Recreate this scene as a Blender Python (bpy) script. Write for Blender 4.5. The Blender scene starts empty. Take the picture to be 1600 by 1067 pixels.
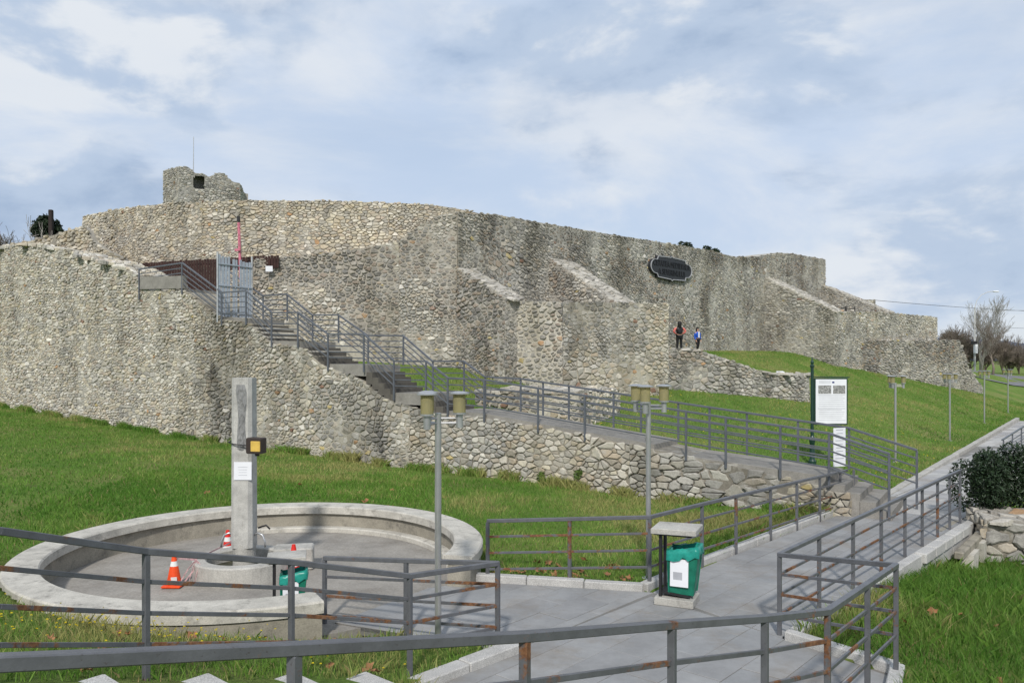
import bpy, math, random
import numpy as np
from mathutils import Vector, Matrix, noise as mnoise
R = math.radians
random.seed(7)
rng = np.random.default_rng(11)
scene = bpy.context.scene
C = scene.collection
FX, CX, HY, CAMZ = 1225.0, 800.0, 563.0, 3.25      # focal length in photo pixels, centre column, horizon row, eye height

# ------------------------------------------------------------------ camera
cam_d = bpy.data.cameras.new('camera'); cam = bpy.data.objects.new('camera', cam_d); C.objects.link(cam)
cam_d.sensor_width = 36.0; cam_d.lens = 36.0*FX/1600.0
cam_d.shift_y = (HY-533.5)/1600.0
cam_d.clip_start = 0.05; cam_d.clip_end = 9000
cam.location = (0, 0, CAMZ); cam.rotation_euler = (R(90), 0, 0)
scene.camera = cam
scene.render.resolution_x = 1024; scene.render.resolution_y = 682
# ------------------------------------------------------------------ sun, sky, exposure
SUN_EL, SUN_AZ = 40.0, 186.0          # azimuth clockwise from +Y
sd = bpy.data.lights.new('sun', 'SUN'); sd.energy = 3.2; sd.angle = R(3.5); sd.color = (1.0, 0.955, 0.89)
so = bpy.data.objects.new('sun', sd); C.objects.link(so)
_az = R(SUN_AZ); _el = R(SUN_EL)
sdir = Vector((math.sin(_az)*math.cos(_el), math.cos(_az)*math.cos(_el), math.sin(_el)))
so.rotation_euler = sdir.to_track_quat('Z', 'Y').to_euler(); so.location = (-4, -12, 22)
world = bpy.data.worlds.new('World'); scene.world = world; world.use_nodes = True
wt = world.node_tree; wn = wt.nodes; wl = wt.links; wn.clear()
def wnode(t, **k):
    n = wn.new(t)
    for a, b in k.items(): setattr(n, a, b)
    return n
def build_world():
    out = wnode('ShaderNodeOutputWorld'); bg = wnode('ShaderNodeBackground'); bg.inputs[1].default_value = 0.115
    wl.new(bg.outputs[0], out.inputs[0])
    sky = wnode('ShaderNodeTexSky'); sky.sky_type = 'NISHITA'; sky.sun_disc = False
    sky.sun_elevation = R(SUN_EL); sky.sun_rotation = R(SUN_AZ); sky.air_density = 1.0; sky.dust_density = 1.0; sky.ozone_density = 1.0
    tc = wnode('ShaderNodeTexCoord'); sep = wnode('ShaderNodeSeparateXYZ'); wl.new(tc.outputs['Generated'], sep.inputs[0])
    def m(op, a, b=None, clamp=False):
        n = wnode('ShaderNodeMath', operation=op, use_clamp=clamp)
        for i, v in enumerate((a, b)):
            if v is None: continue
            if isinstance(v, (int, float)): n.inputs[i].default_value = v
            else: wl.new(v, n.inputs[i])
        return n.outputs[0]
    comb = wnode('ShaderNodeMapping'); comb.inputs['Scale'].default_value = (1.0, 1.0, 2.3); wl.new(tc.outputs['Generated'], comb.inputs[0])
    def nz(scale, detail, rough, off, dist=0.0):
        mp = wnode('ShaderNodeMapping'); mp.inputs['Location'].default_value = off; mp.inputs['Rotation'].default_value = (0, 0, R(-14)); wl.new(comb.outputs[0], mp.inputs[0])
        n = wnode('ShaderNodeTexNoise'); n.inputs['Scale'].default_value = scale; n.inputs['Detail'].default_value = detail
        n.inputs['Roughness'].default_value = rough; n.inputs['Distortion'].default_value = dist
        wl.new(mp.outputs[0], n.inputs['Vector']); return n.outputs[0]
    def ramp(v, pts):
        r = wnode('ShaderNodeValToRGB'); e = r.color_ramp.elements; r.color_ramp.interpolation = 'EASE'
        while len(e) < len(pts): e.new(0.5)
        for i, (p, c) in enumerate(pts): e[i].position = p; e[i].color = c
        wl.new(v, r.inputs[0]); return r.outputs[0]
    def mix(f, a, b):
        n = wnode('ShaderNodeMix'); n.data_type = 'RGBA'
        if isinstance(f, float): n.inputs[0].default_value = f
        else: wl.new(f, n.inputs[0])
        for i, v in ((6, a), (7, b)):
            if isinstance(v, tuple): n.inputs[i].default_value = v
            else: wl.new(v, n.inputs[i])
        return n.outputs[2]
    g = lambda v: (v, v, v, 1)
    veil = ramp(nz(1.3, 6, 0.55, (3.1, 1.7, 0.4), 0.4), [(0.32, g(0.72)), (0.62, g(1.0))])            # thin high cloud
    base = mix(veil, sky.outputs[0], ramp(nz(2.1, 7, 0.6, (1.1, 4.7, 2.0), 0.5), [(0.36, (4.9, 5.85, 7.35, 1)), (0.62, (6.5, 6.95, 7.6, 1))]))
    puff = ramp(nz(2.3, 9, 0.55, (6.4, 8.3, 3.6), 0.2), [(0.46, g(0)), (0.56, g(0.86))])
    light = ramp(nz(3.6, 9, 0.55, (7.2, 4.0, 8.4), 0.2), [(0.39, (2.9, 3.9, 5.5, 1)), (0.51, (4.1, 5.05, 6.5, 1)), (0.61, (6.8, 7.15, 7.6, 1))])
    wl.new(mix(puff, base, light), bg.inputs[0])
build_world()
scene.view_settings.view_transform = 'Standard'; scene.view_settings.look = 'None'
scene.view_settings.exposure = 0.0; scene.view_settings.gamma = 1.0
scene.render.engine = 'CYCLES'

# ------------------------------------------------------------------ helpers
def W(px, py, d):                      # a photo pixel at a known depth
    return Vector(((px-CX)/FX*d, d, CAMZ-(py-HY)/FX*d))
def zat(py, d): return CAMZ-(py-HY)/FX*d
def srgb(r, g, b, k=1.0):
    f = lambda c: ((c/255.0)/12.92 if c <= 10 else (((c/255.0)+0.055)/1.055)**2.4)*k
    return (f(r), f(g), f(b))
class MB:
    def __init__(s): s.v = []; s.f = []
    def add(s, vs, fs):
        o = len(s.v); s.v += [tuple(v) for v in vs]; s.f += [tuple(i+o for i in f) for f in fs]; return s
    def box(s, lo, hi):
        x0, y0, z0 = lo; x1, y1, z1 = hi
        return s.add([(x0,y0,z0),(x1,y0,z0),(x1,y1,z0),(x0,y1,z0),(x0,y0,z1),(x1,y0,z1),(x1,y1,z1),(x0,y1,z1)],
                     [(0,3,2,1),(4,5,6,7),(0,1,5,4),(1,2,6,5),(2,3,7,6),(3,0,4,7)])
    def obox(s, c, ax, ay, az, sx, sy, sz, bev=0.0):   # oriented, chamfered box centred on c
        c = Vector(c); ax = Vector(ax).normalized(); ay = Vector(ay).normalized(); az = Vector(az).normalized()
        if bev <= 0:
            vs = [c+ax*(sx/2*i)+ay*(sy/2*j)+az*(sz/2*k) for k in (-1,1) for (i,j) in ((-1,-1),(1,-1),(1,1),(-1,1))]
            return s.add(vs, [(0,3,2,1),(4,5,6,7),(0,1,5,4),(1,2,6,5),(2,3,7,6),(3,0,4,7)])
        rings = []
        for (kz, ins) in ((-sz/2, bev), (-sz/2+bev, 0), (sz/2-bev, 0), (sz/2, bev)):
            hx, hy = sx/2-ins, sy/2-ins; b = bev
            rings.append([c+ax*x+ay*y+az*kz for x, y in ((-hx+b,-hy),(hx-b,-hy),(hx,-hy+b),(hx,hy-b),(hx-b,hy),(-hx+b,hy),(-hx,hy-b),(-hx,-hy+b))])
        vs = [v for r in rings for v in r]; fs = [tuple(range(7,-1,-1)), tuple(range(24,32))]
        for a in range(3):
            for i in range(8): j = (i+1) % 8; fs.append((a*8+i, a*8+j, a*8+8+j, a*8+8+i))
        return s.add(vs, fs)
    def bar(s, p, q, w, h, up=(0,0,1), bev=0.0):
        p = Vector(p); q = Vector(q); d = (q-p); L = d.length; d.normalize()
        side = d.cross(Vector(up))
        if side.length < 1e-4: side = d.cross(Vector((0,1,0)))
        side.normalize(); u = side.cross(d)
        return s.obox((p+q)/2, d, side, u, L, w, h, bev)
    def tube(s, pts, rad, n=8, cap=True):
        pts = [Vector(p) for p in pts]; m = len(pts); o = []
        rad = rad if hasattr(rad, '__len__') else [rad]*m
        fs = []; prev = None
        for i, p in enumerate(pts):
            t = (pts[min(i+1, m-1)]-pts[max(i-1, 0)])
            t = t.normalized() if t.length > 1e-9 else Vector((0,0,1))
            a = prev if prev is not None and abs(prev.dot(t)) < 0.95 else (Vector((1,0,0)) if abs(t.x) < 0.9 else Vector((0,1,0)))
            a = (a-t*a.dot(t)).normalized(); prev = a; b = t.cross(a)
            for k in range(n):
                an = 2*math.pi*k/n; o.append(p+(a*math.cos(an)+b*math.sin(an))*rad[i])
        for i in range(m-1):
            for k in range(n):
                k2 = (k+1) % n; fs.append((i*n+k, i*n+k2, (i+1)*n+k2, (i+1)*n+k))
        if cap: fs.append(tuple(range(n-1,-1,-1))); fs.append(tuple(range((m-1)*n, m*n)))
        return s.add(o, fs)
    def lathe(s, c, prof, n=20):       # prof: (r, z) up the axis
        cx, cy, cz = c; o = []; fs = []; m = len(prof)
        for r, z in prof:
            for k in range(n):
                a = 2*math.pi*k/n; o.append((cx+r*math.cos(a), cy+r*math.sin(a), cz+z))
        for i in range(m-1):
            for k in range(n):
                k2 = (k+1) % n; fs.append((i*n+k, i*n+k2, (i+1)*n+k2, (i+1)*n+k))
        fs.append(tuple(range(n-1,-1,-1))); fs.append(tuple(range((m-1)*n, m*n)))
        return s.add(o, fs)
    def prism(s, poly, z0, z1):        # poly: ccw (x, y)
        n = len(poly); vs = [(x,y,z0) for x, y in poly]+[(x,y,z1) for x, y in poly]
        fs = [tuple(range(n-1,-1,-1)), tuple(range(n, 2*n))]+[(i, (i+1) % n, n+(i+1) % n, n+i) for i in range(n)]
        return s.add(vs, fs)
    def loft(s, a, b):                 # two rings of equal length, capped
        n = len(a); return s.add(list(a)+list(b), [tuple(range(n-1,-1,-1)), tuple(range(n, 2*n))]+[(i, (i+1) % n, n+(i+1) % n, n+i) for i in range(n)])
def obj(name, mb, mat, parent=None, smooth=False, cols=None, kind=None, label=None, mats=None, midx=None):
    v, f = (mb.v, mb.f) if isinstance(mb, MB) else mb
    me = bpy.data.meshes.new(name); me.from_pydata([tuple(p) for p in v], [], f)
    for mm in (mats or [mat]): me.materials.append(mm)
    if midx: me.polygons.foreach_set('material_index', midx)
    if cols is not None:
        ca = me.color_attributes.new('Col', 'FLOAT_COLOR', 'POINT')
        ca.data.foreach_set('color', np.asarray(cols, dtype=np.float32).ravel())
    if smooth: me.polygons.foreach_set('use_smooth', [True]*len(me.polygons))
    me.update()
    o = bpy.data.objects.new(name, me); C.objects.link(o)
    if parent is not None:
        o.parent = parent; o.matrix_parent_inverse = Matrix.Translation(-Vector(parent.location)) if parent.get('_w', 1) else Matrix()
    if kind: o['kind'] = kind
    if label: o['label'] = label
    return o
def tag(o, label, cat, group=None, kind=None):
    o['label'] = label; o['category'] = cat
    if group: o['group'] = group
    if kind: o['kind'] = kind
    return o
def struct(o, label=None):
    o['kind'] = 'structure'
    if label: o['label'] = label
    return o
def thing(name, loc, label, cat, group=None, kind=None):
    o = bpy.data.objects.new(name, None); C.objects.link(o); o.location = loc; o.empty_display_size = 0.2
    if kind == 'structure':
        o['kind'] = kind
        if label: o['label'] = label
    else: tag(o, label, cat, group)
    return o
def dup(root, loc, rz, label=None, group=None, scale=1.0):
    r = root.copy(); C.objects.link(r); r.location = loc; r.rotation_euler = (0,0,rz); r.scale = (scale,)*3
    if label: r['label'] = label
    if group: r['group'] = group
    for ch in list(root.children):
        c = ch.copy(); C.objects.link(c); c.parent = r; c.matrix_parent_inverse = Matrix()
        for g in list(ch.children):
            d = g.copy(); C.objects.link(d); d.parent = c; d.matrix_parent_inverse = Matrix()
    return r
# ------------------------------------------------------------------ materials
MATS = {}
class NT:
    def __init__(s, name):
        s.m = bpy.data.materials.new(name); s.m.use_nodes = True; s.t = s.m.node_tree; s.n = s.t.nodes; s.l = s.t.links
        s.b = s.n['Principled BSDF']; s.out = s.n['Material Output']; s.pos = None
        s.b.inputs['Specular IOR Level'].default_value = 0.3
    def node(s, t, **k):
        n = s.n.new(t)
        for a, b in k.items(): setattr(n, a, b)
        return n
    def put(s, v, sock):
        if isinstance(v, (int, float)): sock.default_value = v
        elif isinstance(v, tuple): sock.default_value = v if len(v) == 4 or sock.type == 'VECTOR' else (*v, 1)
        else: s.l.new(v, sock)
    def P(s, scale=(1,1,1), obj=False):
        if obj: src = s.node('ShaderNodeTexCoord').outputs['Object']
        else: src = s.node('ShaderNodeNewGeometry').outputs['Position']
        mp = s.node('ShaderNodeMapping'); mp.inputs['Scale'].default_value = scale; s.l.new(src, mp.inputs[0]); return mp.outputs[0]
    def noise(s, scale, detail=4, rough=0.55, vec=None, dist=0.0):
        n = s.node('ShaderNodeTexNoise'); n.inputs['Scale'].default_value = scale; n.inputs['Detail'].default_value = detail
        n.inputs['Roughness'].default_value = rough; n.inputs['Distortion'].default_value = dist
        s.l.new(vec if vec is not None else s.P(), n.inputs['Vector']); return n.outputs[0]
    def ramp(s, v, pts):
        r = s.node('ShaderNodeValToRGB'); e = r.color_ramp.elements
        while len(e) < len(pts): e.new(0.5)
        for i, (p, c) in enumerate(pts): e[i].position = p; e[i].color = (c,c,c,1) if isinstance(c, (int,float)) else (*c[:3],1)
        s.l.new(v, r.inputs[0]); return r.outputs[0]
    def mix(s, f, a, b, blend='MIX'):
        n = s.node('ShaderNodeMix'); n.data_type = 'RGBA'; n.blend_type = blend
        s.put(f, n.inputs[0]); s.put(a, n.inputs[6]); s.put(b, n.inputs[7]); return n.outputs[2]
    def math(s, op, a, b):
        n = s.node('ShaderNodeMath', operation=op); s.put(a, n.inputs[0]); s.put(b, n.inputs[1]); return n.outputs[0]
    def bump(s, h, strength=0.3, dist=0.02):
        n = s.node('ShaderNodeBump'); n.inputs['Strength'].default_value = strength; n.inputs['Distance'].default_value = dist
        s.l.new(h, n.inputs['Height']); s.l.new(n.outputs[0], s.b.inputs['Normal'])
    def fin(s, col=None, rough=0.8, metal=0.0, spec=None):
        if col is not None: s.put(col, s.b.inputs['Base Color'])
        s.put(rough, s.b.inputs['Roughness']); s.put(metal, s.b.inputs['Metallic'])
        if spec is not None: s.b.inputs['Specular IOR Level'].default_value = spec
        return s.m
def mat_plain(name, col, rough=0.6, metal=0.0, vary=0.15, scale=6.0, bump=0.0, obj_space=True, spec=0.3):
    t = NT(name); n = t.noise(scale, 5, 0.6, t.P(obj=obj_space))
    f = t.ramp(n, [(0.3, 1-vary), (0.7, 1+vary)])
    t.b.inputs['Specular IOR Level'].default_value = spec
    if bump: t.bump(t.noise(scale*12, 3, 0.6, t.P(obj=obj_space)), bump, 0.01)
    return t.fin(t.mix(1.0, tuple(col), f, 'MULTIPLY'), rough, metal)
def mat_masonry():
    t = NT('masonry'); a = t.node('ShaderNodeAttribute'); a.attribute_name = 'Col'; al = a.outputs['Alpha']
    c = a.outputs['Color']
    sm = t.ramp(t.noise(2.6, 7, 0.7), [(0.50, 0.0), (0.62, 0.62)])                     # lime mortar smeared over the faces
    c = t.mix(t.math('MULTIPLY', sm, al), c, (0.43, 0.415, 0.375))
    c = t.mix(1.0, c, t.ramp(t.noise(9, 6, 0.65), [(0.25, 0.78), (0.75, 1.2)]), 'MULTIPLY')
    st = t.noise(1.0, 6, 0.62, t.P((0.8, 0.8, 0.15)))                                  # rain streaks and lichen of the old masonry
    c = t.mix(t.math('MULTIPLY', t.ramp(st, [(0.49, 0.0), (0.68, 0.62)]), al), c, t.mix(1.0, c, (0.50, 0.48, 0.42), 'MULTIPLY'))
    c = t.mix(t.ramp(t.noise(0.4, 5, 0.6), [(0.50, 0.0), (0.70, 0.5)]), c, t.mix(1.0, c, (1.2, 1.18, 1.12), 'MULTIPLY'))
    sp = t.noise(26, 3, 0.7)
    c = t.mix(t.ramp(sp, [(0.60, 0.0), (0.72, 0.45)]), c, t.mix(1.0, c, (0.55, 0.54, 0.50), 'MULTIPLY'))
    t.bump(t.noise(22, 6, 0.7), 0.7, 0.03)
    return t.fin(c, 0.92, 0, 0.15)
def mat_ground():
    t = NT('lawn_ground')
    c = t.ramp(t.noise(0.35, 6, 0.65), [(0.30, (0.085, 0.165, 0.03)), (0.50, (0.145, 0.22, 0.046)), (0.70, (0.24, 0.23, 0.09))])
    c = t.mix(t.ramp(t.noise(1.9, 5, 0.7), [(0.54, 0.0), (0.72, 0.55)]), c, (0.12, 0.095, 0.05))
    c = t.mix(1.0, c, t.ramp(t.noise(14, 5, 0.75), [(0.25, 0.55), (0.75, 1.4)]), 'MULTIPLY')
    t.bump(t.noise(18, 5, 0.75), 1.0, 0.06)
    return t.fin(c, 0.95, 0, 0.1)
def mat_grass():
    t = NT('grass_blades'); a = t.node('ShaderNodeAttribute'); a.attribute_name = 'Col'
    t.put(a.outputs['Color'], t.b.inputs['Base Color']); t.b.inputs['Roughness'].default_value = 0.6; t.b.inputs['Specular IOR Level'].default_value = 0.2
    tr = t.node('ShaderNodeBsdfTranslucent'); t.l.new(a.outputs['Color'], tr.inputs[0])
    mx = t.node('ShaderNodeMixShader'); mx.inputs[0].default_value = 0.3
    t.l.new(t.b.outputs[0], mx.inputs[1]); t.l.new(tr.outputs[0], mx.inputs[2]); t.l.new(mx.outputs[0], t.out.inputs[0])
    return t.m
def mat_rail(name, rust, base=(0.105, 0.108, 0.118)):
    t = NT(name); c = t.mix(1.0, base, t.ramp(t.noise(5, 5, 0.7), [(0.3, 0.78), (0.7, 1.25)]), 'MULTIPLY')
    r = t.noise(2.3, 7, 0.72)
    f = t.ramp(r, [(rust, 0.0), (rust+0.05, 1.0)])
    rc = t.ramp(t.noise(24, 5, 0.7), [(0.3, (0.055, 0.028, 0.017)), (0.5, (0.16, 0.068, 0.028)), (0.75, (0.27, 0.15, 0.075))])
    c = t.mix(f, c, rc)
    d = t.ramp(t.noise(60, 2, 0.5), [(0.66, 0.0), (0.74, 0.6)]); c = t.mix(d, c, (0.05, 0.04, 0.035))
    t.bump(t.math('ADD', f, t.noise(70, 3, 0.6)), 0.25, 0.004)
    return t.fin(c, t.ramp(f, [(0, 0.42), (1, 0.85)]), 0.0, 0.5)
def mat_concrete(name, col, stain=0.5, scale=1.0, dark=(0.09, 0.085, 0.075)):
    t = NT(name); c = t.mix(1.0, col, t.ramp(t.noise(2.2*scale, 7, 0.68), [(0.28, 0.72), (0.72, 1.2)]), 'MULTIPLY')
    s = t.ramp(t.noise(3.4*scale, 8, 0.75), [(0.52, 0.0), (0.70, stain)])
    c = t.mix(s, c, dark); c = t.mix(1.0, c, t.ramp(t.noise(55*scale, 3, 0.6), [(0.3, 0.82), (0.7, 1.14)]), 'MULTIPLY')
    t.bump(t.noise(40*scale, 5, 0.7), 0.35, 0.008)
    return t.fin(c, 0.85, 0, 0.25)
def mat_granite(name, col):
    t = NT(name); c = t.mix(1.0, col, t.ramp(t.noise(140, 2, 0.6), [(0.35, 0.6), (0.65, 1.3)]), 'MULTIPLY')
    c = t.mix(1.0, c, t.ramp(t.noise(3, 5, 0.65), [(0.3, 0.8), (0.7, 1.1)]), 'MULTIPLY')
    t.bump(t.noise(120, 2, 0.5), 0.2, 0.004); return t.fin(c, 0.8)
def mat_paving():
    t = NT('paving'); a = t.node('ShaderNodeAttribute'); a.attribute_name = 'Col'
    c = t.mix(1.0, a.outputs['Color'], t.ramp(t.noise(1.3, 7, 0.7), [(0.28, 0.72), (0.72, 1.18)]), 'MULTIPLY')
    c = t.mix(t.ramp(t.noise(0.9, 7, 0.72), [(0.50, 0.0), (0.70, 0.6)]), c, (0.20, 0.165, 0.125))
    c = t.mix(t.ramp(t.noise(38, 4, 0.7), [(0.60, 0.0), (0.74, 0.45)]), c, (0.10, 0.095, 0.085))
    t.bump(t.noise(45, 4, 0.6), 0.2, 0.004); return t.fin(c, 0.75)
def mat_glass(name, col, tr):
    t = NT(name); t.fin(col, 0.15, 0, 0.5)
    g = t.node('ShaderNodeBsdfTransparent'); g.inputs[0].default_value = (*col, 1); mx = t.node('ShaderNodeMixShader'); mx.inputs[0].default_value = tr
    t.l.new(t.b.outputs[0], mx.inputs[1]); t.l.new(g.outputs[0], mx.inputs[2]); t.l.new(mx.outputs[0], t.out.inputs[0]); return t.m
M = dict(
    masonry=mat_masonry(), ground=mat_ground(), grass=mat_grass(),
    rail=mat_rail('painted_rail', 0.62), rusty=mat_rail('rusty_rail', 0.525), stair_rail=mat_rail('stair_rail_paint', 0.80, (0.10, 0.108, 0.125)),
    concrete=mat_concrete('weathered_concrete', (0.42, 0.405, 0.37), 0.55), rim=mat_concrete('pool_rim_concrete', (0.50, 0.475, 0.42), 0.65, 1.5),
    wallc=mat_concrete('pool_wall_concrete', (0.30, 0.275, 0.225), 0.75), floorc=mat_concrete('pool_floor_concrete', (0.29, 0.27, 0.24), 0.5, 0.6, (0.17, 0.145, 0.115)),
    pillar=mat_concrete('pillar_concrete', (0.46, 0.45, 0.42), 0.35, 1.4), relief=mat_concrete('relief_concrete', (0.25, 0.25, 0.245), 0.4, 2.0),
    deck=mat_concrete('deck_concrete', (0.27, 0.255, 0.23), 0.5), riser=mat_concrete('dark_riser_concrete', (0.12, 0.11, 0.095), 0.6), granite=mat_granite('pale_granite', (0.47, 0.46, 0.44)), paving=mat_paving(),
    steel=mat_plain('brushed_steel', (0.45, 0.45, 0.455), 0.30, 0.6, 0.12, 5, spec=0.5), lampglass=mat_glass('yellowed_glass', (0.58, 0.53, 0.30), 0.62), bulb=mat_plain('bulb_holder', (0.35, 0.34, 0.32), 0.5),
    green=mat_plain('green_paint', (0.012, 0.155, 0.10), 0.45, 0, 0.25, 8), liner=mat_plain('teal_plastic_liner', (0.02, 0.25, 0.20), 0.3, 0, 0.3, 9), black=mat_plain('black_metal', (0.022, 0.022, 0.024), 0.5),
    darkgreen=mat_plain('dark_green_iron', (0.010, 0.040, 0.028), 0.4, 0, 0.2, 8, spec=0.5), white=mat_plain('white_sheet', (0.74, 0.75, 0.78), 0.55, 0, 0.05, 3), ink=mat_plain('printed_ink', (0.10, 0.10, 0.11), 0.7),
    paleink=mat_plain('pale_print', (0.38, 0.39, 0.42), 0.7), photo1=mat_plain('grey_photo_print', (0.26, 0.26, 0.25), 0.6, 0, 0.85, 22), flag=mat_plain('blue_flag_print', (0.015, 0.03, 0.16), 0.6),
    orange=mat_plain('cone_orange', (0.74, 0.075, 0.015), 0.5, 0, 0.2, 9), red=mat_plain('cone_red', (0.62, 0.025, 0.018), 0.5, 0, 0.2, 9), coneband=mat_plain('cone_white_band', (0.72, 0.72, 0.70), 0.5, 0, 0.12, 12),
    wood=mat_plain('dark_brown_plank', (0.040, 0.018, 0.015), 0.7, 0, 0.35, 5), gate=mat_plain('pale_grey_sheet_steel', (0.36, 0.40, 0.45), 0.45, 0, 0.12, 4), pinkwrap=mat_plain('pink_wrap', (0.52, 0.16, 0.22), 0.5, 0, 0.4, 14),
    bark=mat_plain('bark', (0.11, 0.095, 0.08), 0.95, 0, 0.3, 6), palebark=mat_plain('pale_bark', (0.34, 0.32, 0.29), 0.95, 0, 0.3, 4), brownbark=mat_plain('brown_twigs', (0.20, 0.165, 0.135), 0.95, 0, 0.3, 1),
    hedge=mat_plain('hedge_leaves', (0.022, 0.040, 0.018), 0.45, 0, 0.7, 9, obj_space=False), pine=mat_plain('pine_needles', (0.020, 0.034, 0.016), 0.7, 0, 0.4, 4, obj_space=False), leaf=mat_plain('dry_leaf', (0.27, 0.13, 0.06), 0.7, 0, 0.5, 12, obj_space=False),
    yellow=mat_plain('yellow_petals', (0.62, 0.50, 0.03), 0.6), weed=mat_plain('weed_leaves', (0.10, 0.16, 0.03), 0.6, 0, 0.4, 9, obj_space=False), asphalt=mat_plain('asphalt', (0.17, 0.17, 0.175), 0.9, 0, 0.15, 2), hill=mat_plain('hazed_wooded_hill', (0.085, 0.12, 0.19), 1.0, 0, 0.25, 0.02),
    plaque=mat_plain('charcoal_plaque', (0.030, 0.031, 0.036), 0.5, 0, 0.12, 3), plaqueedge=mat_plain('plaque_border', (0.40, 0.40, 0.42), 0.5), letter=mat_plain('black_letters', (0.008, 0.008, 0.009), 0.4),
    amber=mat_plain('amber_glass', (0.62, 0.42, 0.10), 0.2, 0, 0.2, 7), lampbrown=mat_plain('brown_housing', (0.045, 0.033, 0.028), 0.5), silver=mat_plain('galvanised', (0.45, 0.46, 0.47), 0.4, 0.6), skin=mat_plain('skin', (0.50, 0.30, 0.22), 0.6), hair=mat_plain('black_hair', (0.012, 0.010, 0.010), 0.5),
    vest=mat_plain('black_puffer', (0.014, 0.014, 0.017), 0.45), pink=mat_plain('coral_sleeve', (0.62, 0.16, 0.14), 0.8), blue=mat_plain('blue_jacket', (0.02, 0.09, 0.45), 0.6), shoe=mat_plain('white_shoe', (0.7, 0.7, 0.7), 0.6), trouser=mat_plain('black_trousers', (0.012, 0.012, 0.014), 0.8),
    wire=mat_plain('cable', (0.02, 0.02, 0.02), 0.6), wellfill=mat_plain('dark_well_fill', (0.035, 0.035, 0.018), 0.4, 0, 0.5, 9), tape=mat_plain('barrier_tape', (0.65, 0.42, 0.42), 0.5, 0, 0.35, 30), lamppost=mat_plain('pale_post', (0.50, 0.50, 0.50), 0.6), darkpole=mat_plain('dark_timber', (0.03, 0.022, 0.02), 0.8))

# ------------------------------------------------------------------ the plan of the place
FS = 0.636; F0 = 20.83                                   # outer face of the stair wall: y = F0 - FS x
LD = Vector((0.8438, -0.5366, 0)); LN = Vector((0.5366, 0.8438, 0))     # along it (to the right), and inwards
def fpt(px, off=0.0):
    t = (px-CX)/FX; y = F0/(1+FS*t); p = Vector((t*y, y, 0)); return p+LN*off
def fu(px): return (fpt(px)-fpt(800)).dot(LD)
def lineoff(x, y): return (Vector((x, y, 0))-fpt(800)).dot(LN)
RD = Vector((0.673, 0.740, 0)).normalized(); RN = Vector((0.740, -0.673, 0)).normalized(); R0 = Vector((-2.27, 32.26, 0))
def rs(px):                                              # curtain wall: distance along it for a photo column
    t = (px-CX)/FX; return (t*R0.y-R0.x)/(RD.x-t*RD.y)
def rpt(s, off=0.0): return R0+RD*s+RN*off
POOL = Vector((-3.85, 12.1, 0)); PR = 3.4; PRI = 2.95
CP = np.array([(-40,46,2.1),(-30,39.9,1.6),(-23,35.5,1.15),(-17,31.6,.75),(-11,27.8,.41),(-3.5,23.1,.12),(3.5,18.6,-.05),(7,16.4,-.05),
    (-20,25,.95),(-11.3,17.4,.62),(-16,17,.9),(-4,19,.30),(-4,16,.40),(-8,15.0,.43),(-8.0,12,.42),(-7.4,9.6,.5),(-3.8,8.45,.32),(-2.9,8.75,.2),(-2.3,9.0,.08),
    (0,16,.1),(3,15,-.05),(1,12.6,.02),(2.6,12.4,0),(-.4,12.3,.05),(-1.03,7.8,.10),(-1.6,8.4,.06),(-1.97,7,.42),(-2.8,6,.78),(-3.3,4.9,1.15),(-5,7.5,.62),(-8,6,.9),
    (3.95,8,.05),(3.2,6.6,.04),(5,7,.09),(6.5,7.5,.02),(5,10.4,-.04),(7.4,13.2,-.32),(8.5,14.5,-.62),(10,13.8,-.72),(12,13,-.72),(8.5,10,-.12),(15,14,-.4),(11,16.6,-.08),(20,22,-.2),(20,27,-.15),(12,19,-.06),(9.5,17,-.06),
    (0,0,1.4),(5,2,.9),(-8,0,1.6),(12,4,.1),(30,30,-.3),(40,45,-.35),(55,55,-.35),(45,20,-.4),(-40,15,1.4)], dtype=float)
_d = np.sqrt(((CP[:,None,:2]-CP[None,:,:2])**2).sum(-1)); _A = np.ones((len(CP)+1,)*2); _A[-1,-1] = 0; _A[:-1,:-1] = _d+np.eye(len(CP))*0.25
_w = np.linalg.solve(_A, np.append(CP[:,2], 0))
def sstep(a, b, x): t = np.clip((x-a)/(b-a), 0, 1); return t*t*(3-2*t)
def g_front(x, y):
    d = np.sqrt((x[...,None]-CP[:,0])**2+(y[...,None]-CP[:,1])**2); z = d@_w[:-1]+_w[-1]
    far = sstep(45, 75, np.hypot(x, y-15)); return z*(1-far)-0.3*far
LPX, LPY = 12.8, 26.3
def g_hill(x, y):
    al = (x-LPX)*.62+(y-LPY)*.78; pe = -(x-LPX)*.78+(y-LPY)*.62
    k = np.clip(.243+.0062*al, .15, .385); b = -3.33-.006*np.clip(y-18, 0, 40)
    pe2 = np.where(pe > 0, np.sqrt(pe*pe+.6)-.45, .32*np.exp(np.clip(pe, -20, 0)))
    h = 3.25+b-.10+k*pe2; return h-np.logaddexp(0, (h-3.80)*5)/5
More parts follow.
